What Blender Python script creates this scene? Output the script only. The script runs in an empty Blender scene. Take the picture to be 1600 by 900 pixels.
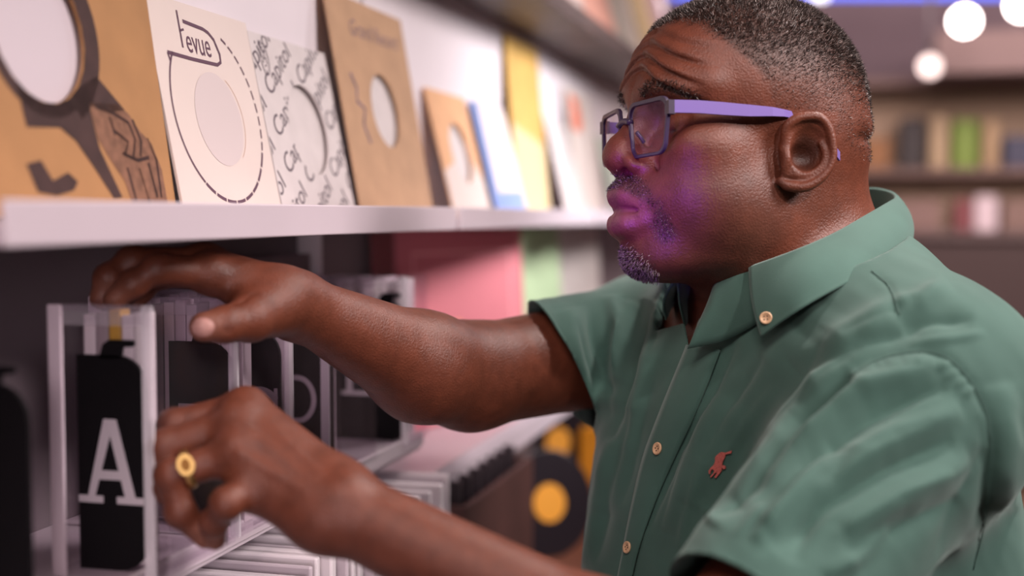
import bpy, bmesh, math, random
import numpy as np
from mathutils import Vector, Matrix

random.seed(7)
RNG = np.random.default_rng(11)
SC = bpy.context.scene
COL = SC.collection

# ------------------------------------------------------------------ camera
CAM_Z = 1.52
F_PX = 2000.0
YAW = math.atan(530 / F_PX)          # the shelf runs along +Y, the camera looks a little to its left
PITCH = math.atan(115 / F_PX)
cy_, sy_, cp_, sp_ = math.cos(YAW), math.sin(YAW), math.cos(PITCH), math.sin(PITCH)
FW = np.array([-sy_ * cp_, cy_ * cp_, -sp_])
RT = np.array([cy_, sy_, 0.0])
UPV = np.cross(RT, FW)
CAM = np.array([0.0, 0.0, CAM_Z])
cd = bpy.data.cameras.new('camera')
cam = bpy.data.objects.new('camera', cd); COL.objects.link(cam)
cd.sensor_width = 36.0
cd.lens = F_PX * 36.0 / 1600.0
cd.clip_start = 0.02
M3 = Matrix(((RT[0], UPV[0], -FW[0]), (RT[1], UPV[1], -FW[1]), (RT[2], UPV[2], -FW[2])))
cam.matrix_world = Matrix.Translation(Vector(CAM)) @ M3.to_4x4()
cd.dof.use_dof = True
cd.dof.focus_distance = 1.06
cd.dof.aperture_fstop = 2.1
SC.camera = cam

# ------------------------------------------------------------------ world, lights, exposure
SC.view_settings.view_transform = 'Standard'
SC.view_settings.look = 'None'
SC.view_settings.exposure = 0.0
SC.view_settings.gamma = 1.0
SC.cycles.use_denoising = True
SC.cycles.sample_clamp_indirect = 6.0
SC.cycles.max_bounces = 8
SC.cycles.transparent_max_bounces = 24

w = bpy.data.worlds.new('world'); SC.world = w; w.use_nodes = True
bgn = w.node_tree.nodes['Background']
bgn.inputs['Color'].default_value = (0.55, 0.42, 0.52, 1)
bgn.inputs['Strength'].default_value = 0.09

def w3(c):
    c = np.asarray(c, float)
    return CAM + c[..., 0:1] * RT + c[..., 1:2] * UPV + c[..., 2:3] * FW
def C3(px, py, d):                   # a point of the camera's frame: right, up, depth (metres)
    return np.array([(px - 800) * d / F_PX, (450 - py) * d / F_PX, d])
def PW(px, py, d):
    return Vector(w3(C3(px, py, d)[None])[0])

def light(name, kind, loc, target, energy, color, size=0.3, size_y=None, spot=None, blend=0.5):
    ld = bpy.data.lights.new(name, kind); o = bpy.data.objects.new(name, ld); COL.objects.link(o)
    ld.energy = energy; ld.color = color
    if kind == 'AREA':
        ld.size = size
        if size_y: ld.shape = 'RECTANGLE'; ld.size_y = size_y
    else:
        ld.shadow_soft_size = size
    if kind == 'SPOT':
        ld.spot_size = math.radians(spot); ld.spot_blend = blend
    o.location = loc
    o.rotation_euler = (Vector(target) - Vector(loc)).to_track_quat('-Z', 'Y').to_euler()
    return o
HEADW = PW(1170, 230, 1.1)
# ceiling key and top light, plus unseen fill lights added to brighten dark areas
light('ceiling_panel_light', 'AREA', (1.20, 0.80, 2.40), PW(1250, 350, 1.1), 36, (1.0, 0.86, 0.84), 0.5)
light('man_spot_light', 'SPOT', (0.60, 1.75, 2.95), PW(1380, 400, 1.1), 120, (1.0, 0.88, 0.84), 0.10, spot=31, blend=0.6)
light('shelf_fill_spot', 'SPOT', (0.55, 2.05, 2.10), (-0.53, 2.20, 1.58), 100, (1.0, 0.95, 0.97), 0.25, spot=48, blend=0.8)  # unseen spot added for the white glow on the far shelf
light('aisle_fill_spot', 'SPOT', (0.08, -0.42, 1.50), (-0.53, 1.22, 1.32), 31, (1.0, 0.82, 0.86), 0.15, spot=24, blend=0.7)  # unseen fill near the camera, added to light the bins
light('shelf_fill_spot', 'SPOT', (0.45, 2.5, 2.25), (-0.53, 1.45, 1.66), 16, (1.0, 0.91, 0.93), 0.12, spot=62, blend=0.8)  # unseen spot added to lift the sleeves and upper panel
light('shelf_fill_spot', 'SPOT', (0.45, 2.75, 1.95), (-0.56, 1.80, 1.30), 28, (1.0, 0.90, 0.92), 0.1, spot=42, blend=0.8)  # unseen spot added to brighten the albums on the lower shelf
light('front_fill_light', 'AREA', (-0.12, 0.0, 2.45), PW(1060, 380, 1.1), 11, (1.0, 0.80, 0.76), 0.5)  # unseen fill added for the face and chest
light('man_spot_light', 'SPOT', (0.80, 0.10, 2.35), PW(1150, 215, 1.06), 55, (1.0, 0.84, 0.80), 0.05, spot=15, blend=0.7)  # unseen spot added to brighten the head alone
light('violet_glow_fill', 'SPOT', PW(640, 400, 0.62), PW(998, 312, 1.03), 14.0, (0.42, 0.06, 1.0), 0.03, spot=18, blend=1.0)  # added spot that tints mouth and cheek; no violet lamp stands there
light('shop_back_fill', 'AREA', (0.7, 3.2, 2.75), (0.4, 5.7, 1.55), 110, (1.0, 0.80, 0.78), 1.2)  # unseen fill added to brighten the far rack

# ------------------------------------------------------------------ materials
def srgb(r, g, b):
    f = lambda v: ((v / 255 + 0.055) / 1.055) ** 2.4 if v > 10 else v / 255 / 12.92
    return (f(r), f(g), f(b), 1.0)
MATS = {}
def mat(name, color, rough=0.6, metal=0.0, var=0.0, scale=30.0, bump=0.0, bscale=200.0, emit=None, estr=0.0, spec=0.5, attr=None, sss=0.0):
    if name in MATS: return MATS[name]
    m = bpy.data.materials.new(name); m.use_nodes = True
    nt = m.node_tree; b = nt.nodes['Principled BSDF']
    b.inputs['Roughness'].default_value = rough; b.inputs['Metallic'].default_value = metal
    b.inputs['Specular IOR Level'].default_value = spec
    b.inputs['Base Color'].default_value = color
    src = None
    if attr:
        a = nt.nodes.new('ShaderNodeAttribute'); a.attribute_name = attr; src = a.outputs['Color']
    tc = nt.nodes.new('ShaderNodeTexCoord')
    if var > 0:
        nz = nt.nodes.new('ShaderNodeTexNoise'); nz.inputs['Scale'].default_value = scale; nz.inputs['Detail'].default_value = 6
        nt.links.new(tc.outputs['Object'], nz.inputs['Vector'])
        mr = nt.nodes.new('ShaderNodeMapRange'); mr.inputs[1].default_value = 0.25; mr.inputs[2].default_value = 0.75
        mr.inputs[3].default_value = 1 - var; mr.inputs[4].default_value = 1 + var
        nt.links.new(nz.outputs['Fac'], mr.inputs[0])
        vm = nt.nodes.new('ShaderNodeVectorMath'); vm.operation = 'SCALE'
        if src: nt.links.new(src, vm.inputs[0])
        else: vm.inputs[0].default_value = color[:3]
        nt.links.new(mr.outputs[0], vm.inputs['Scale']); src = vm.outputs[0]
    if src: nt.links.new(src, b.inputs['Base Color'])
    if bump > 0:
        n2 = nt.nodes.new('ShaderNodeTexNoise'); n2.inputs['Scale'].default_value = bscale; n2.inputs['Detail'].default_value = 4
        nt.links.new(tc.outputs['Object'], n2.inputs['Vector'])
        bp = nt.nodes.new('ShaderNodeBump'); bp.inputs['Strength'].default_value = bump; bp.inputs['Distance'].default_value = 0.001
        nt.links.new(n2.outputs['Fac'], bp.inputs['Height']); nt.links.new(bp.outputs[0], b.inputs['Normal'])
    if emit:
        b.inputs['Emission Color'].default_value = emit; b.inputs['Emission Strength'].default_value = estr
    if sss:
        b.inputs['Subsurface Weight'].default_value = sss
        b.inputs['Subsurface Radius'].default_value = (0.006, 0.0025, 0.0012)
        b.inputs['Subsurface Scale'].default_value = 1.0
    MATS[name] = m
    return m
def acrylic(name, tint=(0.97, 0.95, 0.97, 1), haze=0.004, gloss=(1, 1, 1, 1), ior=1.25):
    m = bpy.data.materials.new(name); m.use_nodes = True; nt = m.node_tree
    for n in list(nt.nodes): nt.nodes.remove(n)
    out = nt.nodes.new('ShaderNodeOutputMaterial')
    tr = nt.nodes.new('ShaderNodeBsdfTransparent'); tr.inputs[0].default_value = tint
    gl = nt.nodes.new('ShaderNodeBsdfGlossy'); gl.inputs['Roughness'].default_value = 0.08; gl.inputs['Color'].default_value = gloss
    df = nt.nodes.new('ShaderNodeBsdfDiffuse'); df.inputs[0].default_value = (0.85, 0.82, 0.86, 1)
    lw = nt.nodes.new('ShaderNodeLayerWeight'); lw.inputs[0].default_value = 0.5
    pw = nt.nodes.new('ShaderNodeMath'); pw.operation = 'POWER'; pw.inputs[1].default_value = 5.0
    fr = nt.nodes.new('ShaderNodeMath'); fr.operation = 'MULTIPLY_ADD'; fr.inputs[1].default_value = 0.35; fr.inputs[2].default_value = ((ior - 1) / (ior + 1)) ** 2
    nt.links.new(lw.outputs['Facing'], pw.inputs[0]); nt.links.new(pw.outputs[0], fr.inputs[0])
    m1 = nt.nodes.new('ShaderNodeMixShader'); m2 = nt.nodes.new('ShaderNodeMixShader'); m1.inputs[0].default_value = haze
    nt.links.new(tr.outputs[0], m1.inputs[1]); nt.links.new(df.outputs[0], m1.inputs[2])
    nt.links.new(fr.outputs[0], m2.inputs[0]); nt.links.new(m1.outputs[0], m2.inputs[1]); nt.links.new(gl.outputs[0], m2.inputs[2])
    nt.links.new(m2.outputs[0], out.inputs[0])
    return m
M_WHITE = mat('white_lacquer', srgb(202, 191, 199), 0.35, var=0.03, scale=8)
M_PANEL = mat('grey_white_panel', srgb(232, 224, 229), 0.55, var=0.03, scale=6)
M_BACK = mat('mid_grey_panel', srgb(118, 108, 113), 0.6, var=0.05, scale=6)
M_DARKWOOD = mat('dark_stained_wood', srgb(74, 58, 54), 0.5, var=0.25, scale=14, bump=0.2, bscale=60)
M_BLACK = mat('black_plastic', srgb(14, 12, 15), 0.6, bump=0.05, spec=0.15)
M_LETTER = mat('grey_vinyl_lettering', srgb(196, 188, 194), 0.5)
M_FROST = mat('frosted_acrylic_edge', srgb(225, 210, 220), 0.4)
M_CLEAR = acrylic('clear_acrylic')
M_LENS = acrylic('spectacle_lens', (0.97, 0.92, 0.98, 1), 0.0, (0.85, 0.66, 1, 1), 1.5)

# ------------------------------------------------------------------ object helpers
def link(o, parent=None):
    COL.objects.link(o)
    if parent: o.parent = parent
    return o
def tag(o, label=None, cat=None, group=None, kind=None):
    if label: o['label'] = label
    if cat: o['category'] = cat
    if group: o['group'] = group
    if kind: o['kind'] = kind
    return o
def empty(name, loc=(0, 0, 0), rz=0.0):
    o = bpy.data.objects.new(name, None); o.empty_display_size = 0.05
    o.location = loc; o.rotation_euler = (0, 0, rz)
    return link(o)
def smooth(me):
    me.polygons.foreach_set('use_smooth', np.ones(len(me.polygons), bool))
def mesh_obj(name, V, F, m, parent=None, shade=False, world=True):
    me = bpy.data.meshes.new(name); me.from_pydata([tuple(v) for v in V], [], [tuple(f) for f in F]); me.update()
    if m: me.materials.append(m)
    if shade: smooth(me)
    o = bpy.data.objects.new(name, me); link(o, parent)
    return o
class MB:
    """collects simple solids into one mesh"""
    def __init__(s): s.bm = bmesh.new()
    def box(s, lo, hi, bev=0.0, R=None):
        r = bmesh.ops.create_cube(s.bm, size=1.0)
        lo, hi = Vector(lo), Vector(hi); c = (lo + hi) / 2; e = hi - lo
        for v in r['verts']:
            v.co = Vector((v.co.x * e.x, v.co.y * e.y, v.co.z * e.z)) + c
        if bev > 0:
            ed = list({e2 for v in r['verts'] for e2 in v.link_edges})
            r2 = bmesh.ops.bevel(s.bm, geom=ed, offset=bev, segments=2, profile=0.5, affect='EDGES')
            vs = list({v for f in r2['faces'] for v in f.verts} | {v for v in r['verts'] if v.is_valid})
        else: vs = r['verts']
        if R is not None:
            for v in vs: v.co = R @ v.co
        return s
    def tube(s, pts, rad, seg=10, cap=True):
        pts = [Vector(p) for p in pts]; n = len(pts)
        rad = [rad] * n if not hasattr(rad, '__len__') else rad
        rings = []
        t0 = (pts[1] - pts[0]).normalized()
        nrm = t0.orthogonal().normalized()
        for i, p in enumerate(pts):
            t = (pts[min(i + 1, n - 1)] - pts[max(i - 1, 0)]).normalized()
            nrm = (nrm - t * nrm.dot(t)).normalized(); b = t.cross(nrm)
            rings.append([s.bm.verts.new(p + rad[i] * (math.cos(a) * nrm + math.sin(a) * b)) for a in [2 * math.pi * k / seg for k in range(seg)]])
        for r0, r1 in zip(rings, rings[1:]):
            for k in range(seg): s.bm.faces.new((r0[k], r0[(k + 1) % seg], r1[(k + 1) % seg], r1[k]))
        if cap:
            s.bm.faces.new(rings[0][::-1]); s.bm.faces.new(rings[-1])
        return s
    def lathe(s, prof, c=(0, 0, 0), axis=None, seg=32):
        q = Vector((0, 0, 1)).rotation_difference(Vector(axis)) if axis is not None else None
        rings = []
        for r, z in prof:
            ring = []
            for k in range(seg):
                a = 2 * math.pi * k / seg
                v = Vector((r * math.cos(a), r * math.sin(a), z))
                if q: v = q @ v
                ring.append(s.bm.verts.new(v + Vector(c)))
            rings.append(ring)
        for r0, r1 in zip(rings, rings[1:]):
            for k in range(seg): s.bm.faces.new((r0[k], r0[(k + 1) % seg], r1[(k + 1) % seg], r1[k]))
        s.bm.faces.new(rings[0][::-1]); s.bm.faces.new(rings[-1])
        return s
    def prism(s, poly, z0, z1, R=None):
        """polygon in x,y between z0 and z1, then moved by the matrix R"""
        R = R or Matrix.Identity(4)
        a = [s.bm.verts.new(R @ Vector((x, y, z0))) for x, y in poly]
        b = [s.bm.verts.new(R @ Vector((x, y, z1))) for x, y in poly]
        n = len(poly)
        s.bm.faces.new(a[::-1]); s.bm.faces.new(b)
        for i in range(n): s.bm.faces.new((a[i], a[(i + 1) % n], b[(i + 1) % n], b[i]))
        return s
    def build(s, name, m, parent=None, shade=False):
        bmesh.ops.recalc_face_normals(s.bm, faces=s.bm.faces)
        me = bpy.data.meshes.new(name); s.bm.to_mesh(me); s.bm.free()
        if m: me.materials.append(m)
        if shade: smooth(me)
        o = bpy.data.objects.new(name, me)
        return link(o, parent)
# ------------------------------------------------------------------ the room
Z0 = CAM_Z
M_WALL = mat('mauve_plaster', srgb(120, 104, 110), 0.9, var=0.06, scale=3)
M_FLOOR = mat('brown_floor', srgb(96, 74, 66), 0.6, var=0.15, scale=5)
M_CEIL = mat('grey_ceiling', srgb(120, 108, 116), 0.9)
def struct(name, lo, hi, m):
    o = MB().box(lo, hi).build(name, m); tag(o, kind='structure'); return o
struct('floor', (-0.9, -2.2, -0.1), (4.2, 6.2, 0), M_FLOOR)
struct('ceiling', (-0.9, -2.2, 3.1), (4.2, 6.2, 3.2), M_CEIL)
struct('wall_left', (-0.9, -2.2, 0), (-0.7, 6.2, 3.1), M_WALL)
struct('wall_back', (-0.7, 6.0, 0), (4.0, 6.2, 3.1), M_WALL)
struct('wall_right', (4.0, -2.2, 0), (4.2, 6.2, 3.1), M_WALL)
struct('wall_front', (-0.7, -2.2, 0), (4.0, -2.0, 3.1), M_WALL)
struct('baseboard_back', (-0.7, 5.97, 0), (4.0, 6.0, 0.1), M_DARKWOOD)

# ------------------------------------------------------------------ the record shelving along the left wall
XU, XL = -0.43, -0.47                # front of the display shelf lip, front of the bin shelf lip
def shelving(t0, t1, low, label, first=False):
    u = empty('shelving_unit', (-0.62, (t0 + t1) / 2, 0)); tag(u, label, 'shelf', 'white record shelving units along the wall')
    ox, oy = -0.62, (t0 + t1) / 2
    def B(name, lo, hi, m, bev=0.001):
        return MB().box((lo[0] - ox, lo[1] - oy, lo[2]), (hi[0] - ox, hi[1] - oy, hi[2]), bev).build(name, m, u)
    g = 0.004
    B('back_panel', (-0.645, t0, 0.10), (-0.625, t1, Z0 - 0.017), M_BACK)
    B('display_panel', (-0.645, t0, Z0 - 0.017), (-0.545, t1, 2.15), M_PANEL)
    B('display_shelf', (-0.545, t0 + g, Z0 - 0.017), (XU - 0.004, t1 - g, Z0 - 0.004), M_WHITE)
    B('shelf_lip', (XU - 0.004, t0 + g, Z0 - 0.0175), (XU, t1 - g, Z0 + 0.008), M_WHITE, 0.0012)
    B('bin_shelf', (-0.625, t0 + g, Z0 + low - 0.016), (XL - 0.004, t1 - g, Z0 + low), M_WHITE)
    B('shelf_lip', (XL - 0.004, t0 + g, Z0 + low - 0.011 - (0.03 if low < -.3 else 0)), (XL, t1 - g, Z0 + low + (0.006 if low > -.3 else -0.008)), M_WHITE, 0.0012)
    B('storage_shelf', (-0.625, t0 + g, Z0 - 0.58), (-0.36, t1 - g, Z0 - 0.56), M_WHITE if low > -0.3 else M_REDWOOD)
    B('top_shelf', (-0.545, t0, Z0 + 0.3065), (XU, t1, Z0 + 0.335), M_DARKWOOD)
    B('plinth', (-0.625, t0 + g, 0.0), (-0.38, t1 - g, Z0 - 0.60), M_PANEL)
    for yy in (t0, t1 - 0.002):
        B('bracket', (-0.625, yy, Z0 + low - 0.016), (-0.60, yy + 0.002, Z0 - 0.017), M_PANEL, 0)
M_REDWOOD = mat('red_brown_wood', srgb(128, 78, 58), 0.55, var=0.2, scale=12)
shelving(-0.23, 0.574, -0.252, 'white shelving unit at the near left end beside the camera')
shelving(0.58, 1.384, -0.252, 'white shelving unit holding the lettered bins under the hands')
shelving(1.392, 2.196, -0.305, 'white shelving unit with the leaning pink album on its lower shelf')
shelving(2.204, 3.008, -0.305, 'white shelving unit beyond the pink album behind the face')
shelving(3.016, 3.82, -0.305, 'farthest white shelving unit at the end of the aisle')

# ---- paper sleeves leaning on the display shelf
def clip_to(bm, x0, x1, y0, y1, hole=None):
    for co, no in (((x0, 0, 0), (-1, 0, 0)), ((x1, 0, 0), (1, 0, 0)), ((0, y0, 0), (0, -1, 0)), ((0, y1, 0), (0, 1, 0))):
        g = bm.verts[:] + bm.edges[:] + bm.faces[:]
        bmesh.ops.bisect_plane(bm, geom=g, plane_co=co, plane_no=no, clear_outer=True)
    if hole:
        hx, hy, hr = hole; n = 20
        for k in range(n):
            a = 2 * math.pi * k / n
            g = bm.verts[:] + bm.edges[:] + bm.faces[:]
            bmesh.ops.bisect_plane(bm, geom=g, plane_co=(hx + hr * math.cos(a), hy + hr * math.sin(a), 0), plane_no=(math.cos(a), math.sin(a), 0))
        dead = [f for f in bm.faces if math.hypot(f.calc_center_median().x - hx, f.calc_center_median().y - hy) < hr]
        bmesh.ops.delete(bm, geom=dead, context='FACES')
def text_bm(txt, size, x, y, rot=0.0, shear=0.0, sx=1.0, align='LEFT'):
    cu = bpy.data.curves.new('txt', 'FONT'); cu.body = txt; cu.size = size; cu.align_x = align; cu.resolution_u = 3; cu.shear = shear
    o = bpy.data.objects.new('txt', cu); COL.objects.link(o)
    dg = bpy.context.evaluated_depsgraph_get(); me = bpy.data.meshes.new_from_object(o.evaluated_get(dg))
    bm = bmesh.new(); bm.from_mesh(me)
    bpy.data.objects.remove(o); bpy.data.curves.remove(cu); bpy.data.meshes.remove(me)
    Mx = Matrix.Translation((x, y, 0)) @ Matrix.Rotation(rot, 4, 'Z') @ Matrix.Diagonal((sx, 1, 1, 1))
    bmesh.ops.transform(bm, matrix=Mx, verts=bm.verts)
    return bm
def merge(dst, src):
    me = bpy.data.meshes.new('tmp'); src.to_mesh(me); src.free(); dst.from_mesh(me); bpy.data.meshes.remove(me)
def stroke(bm, pts, wd, closed=False):
    """flat line of width wd through the points"""
    pts = [Vector((p[0], p[1], 0)) for p in pts]; n = len(pts); L = []
    for i in range(n):
        a = pts[(i - 1) % n] if (closed or i > 0) else pts[i]; b = pts[(i + 1) % n] if (closed or i < n - 1) else pts[i]
        t = (b - a).normalized(); nn = Vector((-t.y, t.x, 0)) * wd / 2
        L.append((bm.verts.new(pts[i] + nn), bm.verts.new(pts[i] - nn)))
    for i in range(n if closed else n - 1):
        j = (i + 1) % n
        bm.faces.new((L[i][0], L[i][1], L[j][1], L[j][0]))
def arc(cx, cy, r, a0, a1, n=24, ry=None):
    ry = ry or r
    return [(cx + r * math.cos(math.radians(a0 + (a1 - a0) * k / n)), cy + ry * math.sin(math.radians(a0 + (a1 - a0) * k / n))) for k in range(n + 1)]
def flatpoly(bm, pts):
    bm.faces.new([bm.verts.new((x, y, 0)) for x, y in pts])
def sleeve_mesh(wd, ht, hole, th=0.0022):
    """paper sleeve: local x right, y up, z out of the front; a round label hole through it"""
    bm = bmesh.new(); n = 48
    if hole:
        hx, hy, hr = hole; A, B_ = [], []
        for k in range(n):
            a = 2 * math.pi * k / n; c, s = math.cos(a), math.sin(a)
            tx = ((wd - hx) / c if c > 0 else -hx / c) if abs(c) > 1e-6 else 9
            ty = ((ht - hy) / s if s > 0 else -hy / s) if abs(s) > 1e-6 else 9
            t = min(tx, ty)
            A.append((hx + hr * c, hy + hr * s)); B_.append((hx + t * c, hy + t * s))
        corners = [(wd, ht), (0, ht), (0, 0), (wd, 0)]
        for q in corners:                                  # snap the nearest outer point to each corner
            k = min(range(n), key=lambda i: (B_[i][0] - q[0]) ** 2 + (B_[i][1] - q[1]) ** 2); B_[k] = q
        vs = []
        for z in (0, th):
            vs.append(([bm.verts.new((x, y, z)) for x, y in A], [bm.verts.new((x, y, z)) for x, y in B_]))
        for k in range(n):
            j = (k + 1) % n
            for (a, b) in vs: bm.faces.new((a[k], a[j], b[j], b[k]))
            bm.faces.new((vs[0][0][k], vs[0][0][j], vs[1][0][j], vs[1][0][k]))
            bm.faces.new((vs[0][1][k], vs[0][1][j], vs[1][1][j], vs[1][1][k]))
    else:
        bmesh.ops.create_cube(bm, size=1.0, matrix=Matrix.Translation((wd / 2, ht / 2, th / 2)) @ Matrix.Diagonal((wd, ht, th, 1)))
    bmesh.ops.recalc_face_normals(bm, faces=bm.faces)
    return bm
def lean_matrix(t0, xb, xt, ht, zb, turn=0.0):
    """sleeve whose lower edge starts at y=t0, x=xb, leaning back to x=xt at its top; front faces +X"""
    ang = math.asin(min(0.9, (xb - xt) / ht))
    # local x -> +Y, local y -> up (leaning back to -X), local z -> +X
    base = Matrix(((0, 0, 1, 0), (1, 0, 0, 0), (0, 1, 0, 0), (0, 0, 0, 1)))
    return Matrix.Translation((xb, t0, zb)) @ Matrix.Rotation(turn, 4, 'Z') @ Matrix.Rotation(-ang, 4, 'Y') @ base
def sleeve(name, label, cat, M, wd, ht, hole, m, group=None, prints=(), th=0.0022):
    bm = sleeve_mesh(wd, ht, hole, th)
    me = bpy.data.meshes.new(name); bm.to_mesh(me); bm.free(); me.materials.append(m)
    o = bpy.data.objects.new(name, me); link(o); o.matrix_world = M
    tag(o, label, cat, group)
    if hole:
        hx, hy, hr = hole; MB().box((hx - hr - .008, hy - hr - .008, -.0045), (hx + hr + .008, hy + hr + .008, -.0040), 0).build('inner_paper', M_OLDWHITE if m is not M_KRAFT else M_DISC, o)
    for pname, pb, pm in prints:
        clip_to(pb, 0.001, wd - 0.001, 0.001, ht - 0.001, hole)
        for v in pb.verts: v.co.z = th + 0.0003
        pe = bpy.data.meshes.new(pname); pb.to_mesh(pe); pb.free(); pe.materials.append(pm)
        p = bpy.data.objects.new(pname, pe); link(p, o)
    return o
GS = 'paper record sleeves leaning on the display shelf'
SB = Z0 - 0.002
M_KRAFT = mat('kraft_paper', srgb(172, 128, 84), 0.75, var=0.10, scale=22, bump=0.15, bscale=300)
M_KRAFT2 = mat('pale_kraft_paper', srgb(188, 152, 120), 0.75, var=0.12, scale=26, bump=0.15, bscale=300)
M_CREAM = mat('cream_paper', srgb(222, 209, 202), 0.7, var=0.03, scale=15)
M_DISC = mat('pale_inner_paper', srgb(206, 196, 203), 0.8)
M_OLDWHITE = mat('aged_white_paper', srgb(212, 205, 204), 0.75, var=0.06, scale=40)
M_INKD = mat('dark_brown_ink', srgb(66, 46, 44), 0.8, var=0.25, scale=60)
M_INKM = mat('faded_brown_ink', srgb(128, 92, 72), 0.8, var=0.35, scale=120)
M_INKP = mat('plum_ink', srgb(98, 72, 88), 0.8)
M_INKG = mat('grey_ink', srgb(104, 94, 102), 0.8)
M_INKV = mat('violet_grey_ink', srgb(128, 108, 116), 0.8, var=0.3, scale=80)
# 1: kraft ten inch sleeve with a drawn figure
b1, b2 = bmesh.new(), bmesh.new()
hx, hy, hr = 0.105, 0.126, 0.050
flatpoly(b1, arc(hx, hy, hr + 0.010, 150, 300, 20) + arc(hx, hy, hr - 0.002, 300, 150, 20))
flatpoly(b1, arc(hx, hy, hr + 0.018, -60, 62, 20) + arc(hx, hy, hr - 0.002, 62, -60, 20))
flatpoly(b1, [(0.072, 0.088), (0.110, 0.085), (0.140, 0.090), (0.165, 0.100), (0.196, 0.078), (0.178, 0.076), (0.150, 0.078), (0.156, 0.048), (0.176, 0.014), (0.165, 0.013), (0.146, 0.034), (0.128, 0.052), (0.112, 0.060), (0.076, 0.058), (0.074, 0.070)])
flatpoly(b1, [(0.070, 0.034), (0.086, 0.037), (0.096, 0.024), (0.114, 0.030), (0.124, 0.024), (0.118, 0.018), (0.098, 0.014), (0.078, 0.016)])
flatpoly(b2, [(0.150, 0.080), (0.186, 0.082), (0.200, 0.076), (0.212, 0.064), (0.226, 0.056), (0.236, 0.036), (0.238, 0.008), (0.224, 0.003), (0.198, 0.004), (0.188, 0.010), (0.182, 0.026), (0.168, 0.040), (0.156, 0.054)])
for q in ([(0.15, 0.108), (0.172, 0.104), (0.19, 0.096), (0.196, 0.08), (0.19, 0.06)], [(0.196, 0.1), (0.204, 0.078), (0.2, 0.062)], [(0.176, 0.064), (0.196, 0.058), (0.212, 0.062)], [(0.213, 0.082), (0.222, 0.06), (0.222, 0.02)],
          [(0.18, 0.05), (0.186, 0.016)], [(0.196, 0.05), (0.204, 0.014)], [(0.21, 0.056), (0.216, 0.02)], [(0.17, 0.086), (0.186, 0.076), (0.18, 0.064)], [(0.166, 0.1), (0.17, 0.082)]):
    stroke(b1, [(x + 0.008, y * 0.72) for x, y in q], 0.0030)
sleeve('record_sleeve', 'large kraft sleeve printed with a dark figure, at the left end of the display shelf', 'record sleeve',
       lean_matrix(0.640, -0.505, -0.540, 0.25, SB), 0.25, 0.25, (hx, hy, hr), M_KRAFT, GS, [('printed_shadow', b2, M_INKM), ('printed_figure', b1, M_INKD)])
# 2: cream sleeve, ring and word mark
b1 = bmesh.new(); cx, cyy, rr = 0.089, 0.087, 0.075
stroke(b1, arc(cx, cyy, rr, 142, 232, 40), 0.0022)
for k in range(18):
    a = 233 + k * 13.2 if k < 8 else 233 + 8 * 13.2 + (k - 8) * 9
    stroke(b1, arc(cx, cyy, rr, a, a + (11.5 if k < 8 else 6.4), 6), 0.0028 if k < 8 else 0.0022)
stroke(b1, [(0.022, 0.132), (0.060, 0.131), (0.104, 0.131), (0.111, 0.134), (0.112, 0.141), (0.106, 0.153), (0.098, 0.158), (0.090, 0.160), (0.057, 0.162)], 0.0032)
stroke(b1, [(0.022, 0.132), (0.024, 0.125)], 0.0022)
stroke(b1, [(0.050, 0.170), (0.049, 0.139)], 0.0024); stroke(b1, [(0.049, 0.153), (0.056, 0.155)], 0.002)
merge(b1, text_bm('evue', 0.0300, 0.0555, 0.1365, sx=0.74))
b3 = bmesh.new()
stroke(b3, arc(0.092, 0.083, 0.041, -50, 60, 24), 0.0006)
M_DISC = mat('pale_inner_paper', srgb(222, 214, 220), 0.8)
b4 = bmesh.new(); flatpoly(b4, arc(0.089, 0.083, 0.040, 0, 352, 44))
sleeve('record_sleeve', 'cream sleeve with a dark ring outline and the rounded word mark above it', 'record sleeve',
       lean_matrix(0.893, -0.50, -0.535, 0.178, SB), 0.176, 0.178, None, M_CREAM, GS,
       [('inner_disc', b4, mat('pale_disc_paper', srgb(211, 199, 198), 0.8)), ('hole_edge', b3, mat('tan_paper_edge', srgb(206, 170, 150), 0.8)), ('ring_print', b1, M_INKP)])
# 3: white sleeve with diagonal lettering
b1 = bmesh.new(); hole3 = (0.096, 0.086, 0.045)
ang = math.radians(36)
for k, off in enumerate((-0.115, -0.083, -0.051, -0.019, 0.013, 0.045, 0.077, 0.109, 0.141)):
    px_, py_ = -math.sin(ang) * off, math.cos(ang) * off
    ox = (-0.075, -0.038, -0.06, -0.02, -0.05, -0.035, -0.012, -0.04, 0.0)[k]
    for j in range(4):
        s0 = ox + j * 0.096
        merge(b1, text_bm('Capitol', 0.0275, px_ + math.cos(ang) * s0, py_ + math.sin(ang) * s0, ang))
b2 = bmesh.new()
stroke(b2, arc(0.025, 0.148, 0.009, 0, 360, 24, 0.015), 0.0008); stroke(b2, arc(0.025, 0.148, 0.0065, 0, 360, 24, 0.012), 0.0006)
for q in ([(0.021, 0.144), (0.025, 0.155), (0.029, 0.144)], [(0.022, 0.149), (0.028, 0.149)], [(0.023, 0.142), (0.027, 0.142)]): stroke(b2, q, 0.0014)
sleeve('record_sleeve', 'white sleeve covered with diagonal grey lettering around an open label hole', 'record sleeve',
       lean_matrix(1.072, -0.50, -0.535, 0.172, SB), 0.176, 0.172, hole3, M_OLDWHITE, GS, [('diagonal_lettering', b1, M_INKG), ('oval_emblem', b2, M_INKG)])
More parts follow.
